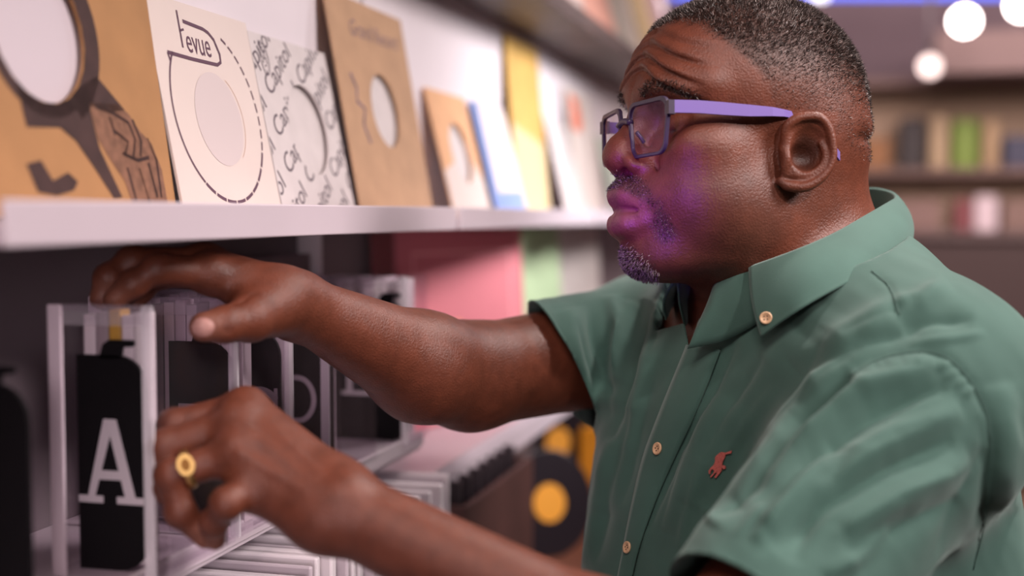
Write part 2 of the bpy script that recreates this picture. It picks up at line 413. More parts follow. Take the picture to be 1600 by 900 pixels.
# 4: pale kraft ten inch sleeve with script
b1 = bmesh.new()
merge(b1, text_bm('Grand', 0.026, 0.055, 0.2, 0.0, 0.3)); merge(b1, text_bm('Record', 0.026, 0.13, 0.2, 0.0, 0.3))
b2 = bmesh.new()
stroke(b2, [(0.036, 0.155), (0.048, 0.14), (0.042, 0.125), (0.062, 0.118), (0.05, 0.10), (0.062, 0.08)], 0.006)
sleeve('record_sleeve', 'tall pale brown sleeve with faint script, right of the lettered white one', 'record sleeve',
       lean_matrix(1.252, -0.495, -0.538, 0.242, SB), 0.238, 0.242, (0.128, 0.121, 0.042), M_KRAFT2, GS, [('script_print', b1, M_INKV), ('flourish_print', b2, M_INKV)])
# the blurred sleeves farther along the shelf
def plain(t0, wd, ht, m, label, xb=-0.5, hole=None, prints=(), name='record_sleeve'):
    return sleeve(name, label, 'record sleeve', lean_matrix(t0, xb, -0.541, ht, SB), wd, ht, hole, m, GS, prints)
M_DKBR = mat('dark_brown_card', srgb(92, 58, 54), 0.6, var=0.1)
plain(1.345, 0.178, 0.17, M_DKBR, 'dark brown sleeve peeping out behind the tall pale brown one', xb=-0.508)
def band(pts):
    b = bmesh.new(); flatpoly(b, pts); return b
plain(1.590, 0.178, 0.172, mat('tan_card', srgb(226, 176, 132), 0.7, var=0.1), 'tan sleeve with a white lower half and white label hole', hole=(0.095, 0.088, 0.042),
      prints=[('white_band', band([(0.0, 0.0), (0.178, 0.0), (0.178, 0.05), (0.12, 0.09), (0.0, 0.06)]), M_CREAM)])
M_BLUEP = mat('pale_blue_card', srgb(126, 150, 206), 0.7, var=0.08)
plain(1.800, 0.178, 0.172, M_BLUEP, 'white sleeve with a blue border, right of the tan one',
      prints=[('white_field', band([(0.03, 0.035), (0.178, 0.04), (0.178, 0.172), (0.03, 0.172)]), M_CREAM)])
M_YEL = mat('mustard_card', srgb(196, 158, 86), 0.7, var=0.14, scale=30)
plain(1.985, 0.22, 0.292, M_YEL, 'tall mustard yellow sleeve reaching the dark shelf above', xb=-0.516,
      prints=[('pale_band', band([(0.0, 0.0), (0.22, 0.0), (0.22, 0.12), (0.0, 0.15)]), mat('pale_yellow_print', srgb(204, 184, 142), 0.7))])
plain(2.235, 0.012, 0.19, M_DKBR, 'narrow dark sleeve edge right of the mustard one', xb=-0.495)
plain(2.255, 0.178, 0.178, M_OLDWHITE, 'plain white sleeve right of the narrow dark edge')
plain(2.42, 0.25, 0.25, M_CREAM, 'white sleeve with an orange red mark near its top', xb=-0.505,
      prints=[('orange_mark', band([(0.03, 0.17), (0.1, 0.165), (0.13, 0.19), (0.11, 0.235), (0.04, 0.24)]), mat('orange_red_print', srgb(228, 118, 84), 0.7))])
plain(2.75, 0.178, 0.178, mat('pale_green_card', srgb(190, 204, 190), 0.7), 'pale green grey sleeve nearest the spectacles')
plain(2.96, 0.25, 0.25, M_OLDWHITE, 'white sleeve behind the spectacles at the far end', xb=-0.505)

# ---- top shelf: covers standing above the dark board
TOPC = [(-0.2, 0.3, (150, 120, 110)), (0.62, 0.3, (190, 160, 150)), (0.95, 0.3, (120, 96, 90)), (1.27, 0.3, (176, 150, 128)), (1.6, 0.3, (150, 128, 120)), (1.92, 0.3, (190, 168, 160)), (2.24, 0.3, (206, 150, 132)), (2.56, 0.3, (200, 190, 176)), (2.9, 0.3, (150, 132, 96)), (3.22, 0.3, (120, 100, 100))]
TOPN = ['dusty brown', 'pale pink', 'dark umber', 'sand coloured', 'grey brown', 'light mauve', 'salmon', 'off white', 'olive', 'plum grey']
for (t0, wd, c), nm in zip(TOPC, TOPN):
    sleeve('album_cover', nm + ' album cover on the dark top shelf', 'album', lean_matrix(t0, -0.455, -0.535, 0.3, Z0 + 0.336), wd, 0.3, None,
           mat('cover_' + nm.replace(' ', '_'), srgb(*c), 0.6, var=0.15, scale=10), 'album covers on the top shelf', th=0.004)

# ---- lettered dividers and acrylic bins on the bin shelf
def letter_bm(ch, hgt):
    """heavy slab serif capital built of strokes, unit height scaled to hgt, centred on x"""
    bm = bmesh.new(); lay = [0]
    def lift(n0):                                        # each stroke a hair in front of the one before
        lay[0] += 1; bm.verts.ensure_lookup_table()
        for v in bm.verts[n0:]: v.co.z = lay[0] * 0.00005
    def P(q): n0 = len(bm.verts); flatpoly(bm, [(x * hgt, y * hgt) for x, y in q]); lift(n0)
    def S(pts, wd): n0 = len(bm.verts); stroke(bm, [(x * hgt, y * hgt) for x, y in pts], wd * hgt); lift(n0)
    if ch == 'A':
        P([(-0.085, 1), (0.085, 1), (0.33, 0.06), (0.19, 0.06), (0.0, 0.80)]); P([(-0.085, 1), (0.0, 0.80), (-0.215, 0.06), (-0.31, 0.06)])
        P([(-0.19, 0.28), (0.19, 0.28), (0.16, 0.39), (-0.16, 0.39)])
        P([(-0.43, 0), (-0.10, 0), (-0.10, 0.085), (-0.43, 0.085)]); P([(0.08, 0), (0.43, 0), (0.43, 0.085), (0.08, 0.085)])
    if ch == 'B':
        P([(-0.26, 0), (-0.12, 0), (-0.12, 1), (-0.26, 1)]); P([(-0.36, 0), (-0.12, 0), (-0.12, 0.08), (-0.36, 0.08)]); P([(-0.36, 0.92), (-0.12, 0.92), (-0.12, 1), (-0.36, 1)])
        S([(-0.14, 0.95)] + [(0.02 + 0.2 * math.cos(math.radians(a)), 0.735 + 0.215 * math.sin(math.radians(a))) for a in range(90, -91, -12)] + [(-0.14, 0.52)], 0.1)
        S([(-0.14, 0.52)] + [(0.04 + 0.24 * math.cos(math.radians(a)), 0.285 + 0.235 * math.sin(math.radians(a))) for a in range(90, -91, -12)] + [(-0.14, 0.05)], 0.1)
    if ch == 'C':
        S([(0.05 + 0.36 * math.cos(math.radians(a)), 0.5 + 0.44 * math.sin(math.radians(a))) for a in range(42, 319, 8)], 0.12)
        P([(0.27, 0.66), (0.35, 0.66), (0.35, 0.98), (0.29, 0.98)])
    if ch == 'D':
        P([(-0.27, 0), (-0.14, 0), (-0.14, 1), (-0.27, 1)]); P([(-0.37, 0), (-0.1, 0), (-0.1, 0.08), (-0.37, 0.08)]); P([(-0.37, 0.92), (-0.1, 0.92), (-0.1, 1), (-0.37, 1)])
        S([(-0.14, 0.95)] + [(-0.04 + 0.36 * math.cos(math.radians(a)), 0.5 + 0.45 * math.sin(math.radians(a))) for a in range(90, -91, -9)] + [(-0.14, 0.05)], 0.11)
    if ch == 'E':
        P([(-0.24, 0), (-0.11, 0), (-0.11, 1), (-0.24, 1)]); P([(-0.36, 0), (0.36, 0), (0.36, 0.09), (-0.36, 0.09)]); P([(-0.36, 0.91), (0.34, 0.91), (0.34, 1), (-0.36, 1)])
        P([(-0.11, 0.47), (0.18, 0.47), (0.18, 0.56), (-0.11, 0.56)]); P([(0.29, 0.09), (0.36, 0.09), (0.36, 0.26), (0.31, 0.26)]); P([(0.29, 0.76), (0.34, 0.76), (0.34, 0.91), (0.27, 0.91)])
        P([(0.12, 0.40), (0.18, 0.40), (0.18, 0.63), (0.12, 0.63)])
    return bm
BASE = Z0 - 0.252
def divider(t, xr, wd, ht, ch, lh, lx, ly, label):
    """black plate standing across the shelf, its face towards -Y"""
    e = empty('letter_divider', (xr - wd / 2, t, BASE)); tag(e, label, 'divider', 'black lettered dividers on the bin shelf')
    r = 0.022; pts = [(-wd / 2, 0.0)] + [(wd / 2 - r + r * math.cos(math.radians(a)), r + r * math.sin(math.radians(a))) for a in range(-90, 1, 15)]
    pts += [(wd / 2 - r + r * math.cos(math.radians(a)), ht - r + r * math.sin(math.radians(a))) for a in range(0, 91, 15)] + [(-wd / 2, ht)]
    Rm = Matrix(((1, 0, 0, 0), (0, 0, 1, 0), (0, 1, 0, 0), (0, 0, 0, 1)))     # x->x, y->z, z->y
    MB().prism(pts, -0.0015, 0.0015, Rm).build('plate', M_BLACK, e)
    x0 = wd / 2 - r - 0.014
    tabp = [(x0, ht - 0.002), (x0 + 0.003, ht + 0.008), (x0 + 0.008, ht + 0.011), (x0 + 0.026, ht + 0.011), (x0 + 0.0275, ht + 0.009), (x0 + 0.026, ht + 0.0065), (x0 + 0.018, ht + 0.006), (x0 + 0.0165, ht - 0.002)]
    MB().prism(tabp, -0.0015, 0.0015, Rm).build('hook_tab', M_BLACK, e)
    if ch:
        bm = letter_bm(ch, lh)
        for v in bm.verts: v.co = Vector((v.co.x + lx, -0.0018 - v.co.z, v.co.y + ly))
        me = bpy.data.meshes.new('letter'); bm.to_mesh(me); bm.free(); me.materials.append(M_LETTER)
        link(bpy.data.objects.new('letter', me), e)
    return e
divider(0.662, -0.475, 0.055, 0.150, None, 0, 0, 0, 'black divider cut off by the left edge of the frame')
divider(0.794, -0.475, 0.054, 0.153, 'A', 0.060, -0.001, 0.048, 'black divider with the letter A in the leftmost clear bin')
divider(0.924, -0.475, 0.056, 0.150, 'B', 0.055, 0, 0.045, 'black divider with its letter B hidden behind the ringed hand')
divider(1.012, -0.475, 0.055, 0.152, 'C', 0.055, 0.006, 0.048, 'black divider showing the top of a C above the ringed hand')
divider(1.129, -0.475, 0.075, 0.154, 'D', 0.046, 0.003, 0.052, 'black divider with the letter D just right of the C')
divider(1.335, -0.472, 0.118, 0.154, 'E', 0.051, -0.002, 0.050, 'wide black divider with the letter E next to the shelf end')
M_RIM = acrylic('faint_acrylic_rim', haze=0.16)
M_HAZE = acrylic('hazy_acrylic_edge', haze=0.45)
def bin_(t0, t1, x0, x1, ht, label):
    e = empty('acrylic_bin', ((x0 + x1) / 2, (t0 + t1) / 2, BASE)); tag(e, label, 'bin', 'clear acrylic bins on the bin shelf')
    cx, cyb = (x0 + x1) / 2, (t0 + t1) / 2
    def B(name, lo, hi, m, bev=0.0): return MB().box((lo[0] - cx, lo[1] - cyb, lo[2]), (hi[0] - cx, hi[1] - cyb, hi[2]), bev).build(name, m, e)
    th = 0.003
    B('side_panel', (x0, t0, 0.004), (x0 + th, t1, ht), M_CLEAR); B('side_panel', (x1 - th, t0, 0.004), (x1, t1, ht), M_CLEAR)
    B('front_panel', (x0 + th, t0, ht - 0.014), (x1 - th, t0 + th, ht), M_RIM); B('rear_panel', (x0 + th, t1 - th, 0.004), (x1 - th, t1, ht), M_CLEAR)
    B('base_panel', (x0, t0, 0.0005), (x1, t1, 0.0035), M_CLEAR)
    B('edge_strip', (x0 - 0.004, t0 - 0.003, 0.0), (x0 + 0.007, t0 + 0.0, ht), M_FROST, 0.001)
    B('edge_strip', (x1 - 0.0085, t0 - 0.003, 0.0), (x1, t0 + 0.0, ht), M_HAZE, 0.001)
    B('top_rim', (x0 + 0.007, t0 - 0.003, ht - 0.004), (x1 - 0.0085, t0, ht), M_CLEAR, 0.001)
    return e
bin_(0.772, 0.886, -0.532, -0.455, 0.190, 'leftmost clear bin with the letter A and the spread fingers on it')
bin_(0.902, 0.992, -0.585, -0.458, 0.187, 'second clear bin under the thumb with the ringed hand before it')
bin_(0.998, 1.100, -0.600, -0.456, 0.187, 'third clear bin behind the ringed hand')
bin_(1.108, 1.230, -0.600, -0.470, 0.187, 'fourth clear bin with the letter D in it')
bin_(1.312, 1.380, -0.60, -0.464, 0.185, 'clear bin with the letter E at the end of the shelf')
CASEC = [((214, 200, 208), 'white'), ((186, 142, 60), 'mustard'), ((150, 134, 142), 'grey'), ((222, 212, 216), 'pale'), ((120, 108, 122), 'slate')]
ORD = 'first second third fourth fifth sixth seventh eighth ninth tenth eleventh twelfth'.split()
def cases(t0, t1, x0, n, seq, where, ht):
    for k in range(n):
        c, nm = CASEC[seq[k] % 5]
        x = x0 + k * 0.0102
        o = MB().box((x, t0, BASE + 0.004), (x + 0.009, t1, BASE + ht + 0.002 * ((k * 7) % 3)), 0.0006).build('index_card', mat('case_' + nm, srgb(*c), 0.35))
        tag(o, '%s index card standing %s in the %s' % (nm, ORD[k] + ' from the wall', where), 'card', 'index cards in the clear bins')
cases(0.799, 0.812, -0.527, 5, (0, 2, 1, 0, 3), 'leftmost clear bin', 0.181)
cases(0.930, 0.945, -0.580, 11, (0, 3, 0, 2, 3, 0, 3, 2, 0, 3, 0), 'second clear bin', 0.179)
cases(1.018, 1.034, -0.595, 12, (2, 3, 0, 3, 2, 0, 3, 0, 2, 3, 0, 3), 'third clear bin', 0.179)
cases(1.135, 1.155, -0.595, 11, (3, 2, 3, 0, 2, 3, 0, 3, 2, 0, 3, 3), 'fourth clear bin', 0.179)
cases(1.341, 1.374, -0.59, 11, (0, 3, 2, 0, 3, 2, 0, 3, 0, 2, 3), 'bin with the letter E', 0.178)
for x0, x1, t, nm in ((-0.527, -0.496, 0.897, 'second clear bin'),):
    o = MB().box((x0 + 0.01, t - 0.002, BASE + 0.002), (x1, t, BASE + 0.010), 0.0005).build('price_strip', M_LETTER)
    tag(o, 'pale label strip at the foot of the second clear bin', 'label strip')

# ---- white paper sleeves filed on the storage shelf below
NS = 26
ORDN = ORD + ['%dth' % k for k in range(13, 21)] + ['21st', '22nd', '23rd', '24th', '25th', '26th']
for k in range(NS):
    t = 0.74 + k * 0.024
    o = MB().box((-0.605 + 0.004 * math.sin(k * 2.1), t, Z0 - 0.559), (-0.425 + 0.004 * math.sin(k * 1.7), t + 0.005 + 0.003 * (k % 3), Z0 - 0.290 + 0.003 * math.cos(k * 1.3)), 0.002).build('file_sleeve', M_PANEL if k % 3 else M_WHITE)
    tag(o, '%s paper sleeve filed upright below the lettered bins, %s from the left' % ('off white' if k % 3 else 'bright white', ORDN[k]), 'record sleeve', 'white sleeves filed on the storage shelf')

# ---- leaning albums on the next unit's shelf
B2 = Z0 - 0.305
def album(x0, y0, x1, y1, ht, m, label, inner=None, lean=0.05):
    wd = math.hypot(x1 - x0, y1 - y0); ang = math.atan2(y1 - y0, x1 - x0)
    base = Matrix(((1, 0, 0, 0), (0, 0, -1, 0), (0, 1, 0, 0), (0, 0, 0, 1)))
    M = Matrix.Translation((x0, y0, B2 + 0.0015)) @ Matrix.Rotation(ang, 4, 'Z') @ Matrix.Rotation(-lean, 4, 'X') @ base
    pr = []
    if inner:
        b = bmesh.new(); i = inner[0]
        stroke(b, [(i, i), (wd - i, i), (wd - i, ht - i), (i, ht - i)], 0.006, True); pr.append(('border_line', b, inner[1]))
        b = bmesh.new(); flatpoly(b, arc(wd * 0.42, ht * 0.42, 0.03, 0, 345, 18)); pr.append(('gold_emblem', b, inner[2]))
    return sleeve('album_cover', label, 'album', M, wd, ht, None, m, 'albums leaning on the lower shelf of the next unit', pr, th=0.006)
M_PINK = mat('dusty_pink_card', srgb(200, 116, 126), 0.6, var=0.06, scale=8)
album(-0.600, 1.665, -0.500, 1.965, 0.283, M_PINK, 'dusty pink album with a thin border, leaning beside the letter E bin',
      (0.035, mat('pale_pink_print', srgb(232, 160, 164), 0.6), mat('gold_print', srgb(224, 158, 96), 0.5)))
album(-0.600, 2.06, -0.53, 2.37, 0.283, mat('pale_green_cover', srgb(168, 190, 152), 0.6, var=0.08), 'pale green album just right of the pink one')
album(-0.600, 2.46, -0.53, 2.76, 0.283, mat('pale_grey_cover', srgb(206, 198, 194), 0.6, var=0.08), 'pale grey album between the green one and the chin')
album(-0.603, 1.590, -0.600, 1.652, 0.280, mat('wine_cover', srgb(120, 62, 66), 0.6), 'wine red album standing behind the pink one')
o = MB().box((-0.618, 1.17, Z0 - 0.252 + 0.0005), (-0.604, 1.37, Z0 - 0.045), 0.001).build('album_cover', mat('dark_grey_cover', srgb(108, 96, 102), 0.6, var=0.3, scale=16))
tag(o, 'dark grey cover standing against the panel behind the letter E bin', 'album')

# ---- records and boxes on the storage shelf of the next unit
SS = Z0 - 0.56
def single(px, py, d, r, lean, label, yaw=0.0):
    c = PW(px, py, d)
    e = empty('vinyl_record', (c.x, c.y, SS)); tag(e, label, 'record', 'black records with yellow labels')
    q = Matrix.Translation((0, 0, r)) @ Matrix.Rotation(yaw, 4, 'Z') @ Matrix.Rotation(lean, 4, 'Y') @ Matrix.Rotation(math.pi / 2, 4, 'Y')
    a = MB().lathe([(0.004, -0.001), (r - 0.002, -0.001), (r, 0), (r - 0.002, 0.001), (0.004, 0.001)], seg=40); a.bm.transform(q); a.build('disc', M_VINYL, e)
    b = MB().lathe([(0.0045, 0.0011), (r * 0.36, 0.0011), (r * 0.36, 0.0016), (0.0045, 0.0016)], seg=32); b.bm.transform(q); b.build('disc_label', M_YLAB, e)
    return e
M_VINYL = mat('black_vinyl', srgb(34, 28, 34), 0.3)
M_YLAB = mat('amber_label_paper', srgb(232, 160, 48), 0.6)
M_BOXB = mat('black_card_box', srgb(38, 30, 36), 0.5, var=0.2)
def crate(x0, x1, y0, y1, ht, m, name, label, cat):
    e = empty(name, ((x0 + x1) / 2, (y0 + y1) / 2, SS)); tag(e, label, cat)
    dx, dy = (x1 - x0) / 2, (y1 - y0) / 2; t = 0.008
    for lo, hi in (((-dx, -dy, 0), (dx, -dy + t, ht)), ((-dx, dy - t, 0), (dx, dy, ht)), ((-dx, -dy + t, 0), (-dx + t, dy - t, ht)), ((dx - t, -dy + t, 0), (dx, dy - t, ht))):
        MB().box(lo, hi, 0.001).build('side_board', m, e)
    MB().box((-dx + t, -dy + t, 0), (dx - t, dy - t, t), 0).build('bottom_board', m, e)
    return e
M_CRATE = mat('dark_crate_wood', srgb(74, 46, 42), 0.55, var=0.25, scale=18)
crate(-0.60, -0.44, 1.45, 1.78, 0.21, M_CRATE, 'record_crate', 'dark brown crate below the white lip of the second unit', 'crate')
for k in range(7):
    o = MB().box((-0.58, 1.47 + k * 0.042, SS + 0.009), (-0.455, 1.48 + k * 0.042, SS + 0.235), 0.001).build('boxed_record', M_BOXB)
    tag(o, 'black record sleeve in the dark brown crate, %s from its near end' % ORD[k], 'record sleeve', 'black sleeves in the dark crate')
e = single(858, 785, 2.10, 0.0875, -0.18, 'black record with an amber label leaning right of the dark crate', -0.75)
single(872, 690, 2.66, 0.0875, -0.14, 'black record with an amber label farther back by the amber box', -0.75)
def pbox(px, d, w_, dp, ht, m, name, label, cat, zb=None):
    c = PW(px, 800, d)
    o = MB().box((c.x - w_ / 2, c.y - dp / 2, (zb if zb is not None else SS) + 0.0005), (c.x + w_ / 2, c.y + dp / 2, (zb if zb is not None else SS) + ht), 0.002).build(name, m); tag(o, label, cat); return o
# ------------------------------------------------------------------ the far side of the shop
M_AMBER = mat('amber_box_card', srgb(236, 158, 40), 0.55, var=0.1)
pbox(932, 2.70, 0.06, 0.06, 0.115, M_AMBER, 'amber_box', 'amber box standing upright next to the green shirt front', 'box')
pbox(772, 1.78, 0.03, 0.03, 0.05, M_AMBER, 'amber_box', 'small amber box in front of the dark crate', 'box')
pbox(806, 1.66, 0.05, 0.05, 0.028, M_WHITE, 'white_box', 'low white box just above the forearm', 'box')
BY = 5.55
e = empty('display_rack', (1.3, BY + 0.15, 0)); tag(e, 'wide blurred display rack on the back wall of the shop', 'rack')
def BR(name, lo, hi, m): return MB().box((lo[0] - 2.3, lo[1] - BY - 0.15, lo[2]), (hi[0] - 2.3, hi[1] - BY - 0.15, hi[2]), 0.003).build(name, m, e)
M_RACK = mat('taupe_rack_board', srgb(126, 104, 96), 0.7, var=0.08)
BR('back_board', (0.9, BY + 0.28, 0.05), (3.7, BY + 0.30, 2.10), mat('olive_taupe_board', srgb(178, 154, 132), 0.8, var=0.08))
M_DKSH = mat('dark_rack_shelf', srgb(112, 96, 94), 0.7)
for z, nm in ((0.55, 'lower'), (1.45, 'mid'), (1.71, 'upper'), (2.08, 'top')):
    BR('rack_shelf', (0.9, BY, z - 0.03), (3.7, BY + 0.28, z), M_DKSH if z < 1.6 else M_RACK)
for x in (0.9, 2.3, 3.68): BR('rack_upright', (x, BY, 0), (x + 0.02, BY + 0.28, 2.12), M_RACK)
BR('front_panel', (0.92, BY + 0.02, 0.56), (2.3, BY + 0.04, 1.40), mat('dark_brown_front', srgb(72, 56, 54), 0.7))
BR('front_panel', (2.32, BY + 0.02, 0.56), (3.68, BY + 0.04, 1.40), mat('dark_brown_front', srgb(72, 56, 54), 0.7))
GOODS = [(-.25, 1.71, .2, .17, (120, 100, 96), 'umber'), (.04, 1.71, .11, .13, (150, 104, 62), 'ochre'), (.19, 1.71, .10, .21, (52, 46, 46), 'black'), (.31, 1.71, .07, .22, (184, 160, 126), 'cream'), (.40, 1.71, .10, .20, (120, 146, 56), 'leaf green'),
         (.52, 1.71, .06, .2, (176, 148, 112), 'tan'), (.60, 1.71, .12, .13, (60, 62, 84), 'navy'), (.75, 1.71, .2, .2, (150, 120, 80), 'mustard'), (1.0, 1.71, .2, .22, (110, 92, 90), 'chestnut'),
         (.02, 1.45, .34, .13, (140, 112, 104), 'dusty pink'), (.415, 1.45, .065, .13, (140, 76, 80), 'wine red'), (.49, 1.45, .09, .145, (226, 208, 214), 'white'), (.60, 1.45, .2, .13, (134, 108, 98), 'clay'), (.86, 1.45, .3, .16, (130, 104, 100), 'mauve brown')]
for x, z, w_, h_, c, nm in GOODS:
    o = MB().box((x, BY + 0.06, z + 0.0005), (x + w_, BY + 0.06 + 0.16, z + h_), 0.008).build('boxed_goods', mat('goods_' + nm.replace(' ', '_'), srgb(*c), 0.6))
    tag(o, '%s box on the %s shelf of the far display rack' % (nm, 'upper' if z > 1.5 else 'lower'), 'box', 'boxes on the far display rack')
# ceiling track with spot lamps
M_METAL = mat('grey_painted_metal', srgb(96, 88, 92), 0.5)
o = MB().tube([(0.62, 4.14, 2.36), (0.16, 4.76, 2.36)], 0.018, 8).tube([(0.39, 4.45, 2.36), (0.39, 4.45, 3.1)], 0.008, 8).build('lamp_track', M_METAL); tag(o, 'grey ceiling track the spot lamps hang from', 'lamp track')
M_GLOW = mat('lamp_glow', (1, 0.9, 0.85, 1), 0.5, emit=(1.0, 0.88, 0.84, 1), estr=14)
M_GLOW2 = mat('dim_lamp_glow', (1, 0.9, 0.85, 1), 0.5, emit=(1.0, 0.78, 0.74, 1), estr=0.8)
def spot(px, py, d, r, m, label):
    c = PW(px, py, d); e = empty('spot_lamp', c); tag(e, label, 'lamp', 'spot lamps under the shop ceiling')
    to = (Vector((0.1, 0.3, 1.3)) - c).normalized()
    MB().lathe([(0.004, 0), (r, 0.0), (r, 0.002), (0.004, 0.002)], axis=to, seg=24).build('lamp_face', m, e)
    MB().lathe([(r * 0.5, -0.16), (r * 0.75, -0.15), (r * 1.12, -0.02), (r * 1.12, 0.006), (r * 1.02, 0.006), (r * 1.02, -0.001), (0.003, -0.001)], axis=to, seg=24).build('lamp_shade', M_METAL, e)
    MB().tube([tuple(-to * 0.1), tuple(-to * 0.1 + Vector((0, 0, 2.35 - c.z)))], 0.008).build('lamp_stem', M_METAL, e)
    return e
spot(1507, 33, 4.2, 0.042, M_GLOW, 'bright spot lamp right of the head near the top edge')
spot(1453, 103, 4.4, 0.036, M_GLOW2, 'dim spot lamp just below the bright one')
spot(1597, 8, 4.0, 0.042, M_GLOW, 'bright spot lamp in the top right corner')
# far beams under the ceiling
for (x0, x1, y0, z0, z1, c, lab) in ((0.30, 3.0, 5.2, 2.06, 2.22, (164, 140, 136), 'pale beam above the far display rack'),):
    o = MB().box((x0, y0, z0), (x1, y0 + 0.2, z1), 0.004).build('ceiling_beam', mat('beam_paint', srgb(*[int(v * .82) for v in c]), 0.8)); tag(o, lab, 'beam')
# glowing blue strip added in place of a flare, high at the back
c0, c1 = PW(990, -7, 5.0), PW(1570, -7, 5.0)
e = empty('flare_strip', (c0 + c1) / 2); tag(e, 'long blue glowing strip added as a flare along the top edge behind the head', 'flare strip')
MB().tube([tuple(c0 - (c0 + c1) / 2), tuple(c1 - (c0 + c1) / 2)], 0.014, 12).build('tube', mat('blue_flare_glow', (0.1, 0.2, 1, 1), 0.5, emit=(0.10, 0.16, 1.0, 1), estr=1.0), e)
MB().tube([tuple((c1 - c0) * 0.02), tuple((c1 - c0) * -0.02)], 0.017, 12).build('flare_core', mat('white_flare_glow', (1, 1, 1, 1), 0.5, emit=(0.8, 0.85, 1.0, 1), estr=2.5), e)
# ------------------------------------------------------------------ implicit modelling tools
def smin(a, b, k):
    h = np.maximum(k - np.abs(a - b), 0) / k
    return np.minimum(a, b) - h * h * k * 0.25
def smax(a, b, k): return -smin(-a, -b, k)
def cone(p, a, b, ra, rb):
    a = np.asarray(a, np.float32); b = np.asarray(b, np.float32); ab = b - a
    h = np.clip(((p - a) @ ab) / float(ab @ ab), 0, 1)
    return np.linalg.norm(p - a - h[:, None] * ab, axis=1) - (ra + (rb - ra) * h)
def ell(p, c, r, R=None):
    q = p - np.asarray(c, np.float32)
    if R is not None: q = q @ np.asarray(R, np.float32)
    r = np.asarray(r, np.float32)
    k0 = np.linalg.norm(q / r, axis=1); k1 = np.linalg.norm(q / (r * r), axis=1)
    return np.where(k1 < 1e-9, -r.min(), k0 * (k0 - 1) / np.maximum(k1, 1e-9))
def chain(p, pts, rad, k=0.003):
    o = None
    for i in range(len(pts) - 1):
        d = cone(p, pts[i], pts[i + 1], rad[i], rad[i + 1]); o = d if o is None else (smin(o, d, k) if k else np.minimum(o, d))
    return o
def segdist(p, pts):
    """distance to an open polyline"""
    o = np.full(len(p), 9.0, np.float32)
    for i in range(len(pts) - 1):
        a = np.asarray(pts[i], np.float32); ab = np.asarray(pts[i + 1], np.float32) - a
        h = np.clip(((p - a) @ ab) / max(float(ab @ ab), 1e-12), 0, 1)
        o = np.minimum(o, np.linalg.norm(p - a - h[:, None] * ab, axis=1))
    return o
def surface_nets(f, lo, hi, h, c=4, margin=1.5):
    lo = np.asarray(lo, np.float32); hi = np.asarray(hi, np.float32); H = h * c
    n = np.ceil((hi - lo) / H).astype(int) + 1
    g = np.stack(np.meshgrid(*[np.arange(k) for k in n], indexing='ij'), -1).reshape(-1, 3)
    ctr = (lo + (g + 0.5) * H).astype(np.float32)
    val = np.concatenate([f(ctr[i:i + 400000]) for i in range(0, len(ctr), 400000)])
    g = g[np.abs(val) < margin * H]
    off = np.stack(np.meshgrid(*[np.arange(c + 1)] * 3, indexing='ij'), -1).reshape(-1, 3)
    NG = n * c + 2
    keys, verts, cells, s0, sa = [], [], [], [], []
    CH = 3000
    corner = np.array([(i, j, k) for i in (0, 1) for j in (0, 1) for k in (0, 1)])
    edges = [(a, b) for a in range(8) for b in range(a + 1, 8) if np.abs(corner[a] - corner[b]).sum() == 1]
    for i in range(0, len(g), CH):
        gg = g[i:i + CH]
        P = (lo + (gg[:, None, :] * c + off[None]) * h).reshape(-1, 3).astype(np.float32)
        F = f(P).reshape(len(gg), c + 1, c + 1, c + 1)
        cv = np.stack([F[:, a:a + c, b:b + c, d:d + c] for a, b, d in corner], -1).reshape(-1, 8)
        neg = cv < 0; mix = neg.any(1) & ~neg.all(1)
        if not mix.any(): continue
        loc = np.stack(np.meshgrid(*[np.arange(c)] * 3, indexing='ij'), -1).reshape(-1, 3)
        gc = (gg[:, None, :] * c + loc[None]).reshape(-1, 3)[mix]; cv = cv[mix]; neg = neg[mix]
        acc = np.zeros((len(cv), 3)); cnt = np.zeros(len(cv))
        for a, b in edges:
            x = neg[:, a] != neg[:, b]
            t = np.where(x, cv[:, a] / np.where(x, cv[:, a] - cv[:, b], 1), 0)
            acc += np.where(x[:, None], corner[a] + t[:, None] * (corner[b] - corner[a]), 0); cnt += x
        verts.append(lo + (gc + acc / cnt[:, None]) * h); cells.append(gc)
        s0.append(neg[:, 0]); sa.append(np.stack([neg[:, 4], neg[:, 2], neg[:, 1]], 1))
    V = np.concatenate(verts); G = np.concatenate(cells); s0 = np.concatenate(s0); sa = np.concatenate(sa)
    key = (G[:, 0].astype(np.int64) * NG[1] + G[:, 1]) * NG[2] + G[:, 2]
    order = np.argsort(key); ks = key[order]
    st = np.array([NG[1] * NG[2], NG[2], 1], np.int64)
    def find(k):
        j = np.clip(np.searchsorted(ks, k), 0, len(ks) - 1); ok = ks[j] == k
        return np.where(ok, order[j], -1)
    Q = []
    for a in range(3):
        b, c2 = (a + 1) % 3, (a + 2) % 3
        m = np.nonzero(s0 != sa[:, a])[0]; k = key[m]
        q = np.stack([find(k - st[b] - st[c2]), find(k - st[c2]), m, find(k - st[b])], 1)
        fl = ~s0[m]; q[fl] = q[fl][:, ::-1]
        Q.append(q[(q >= 0).all(1)])
    return V, np.concatenate(Q)
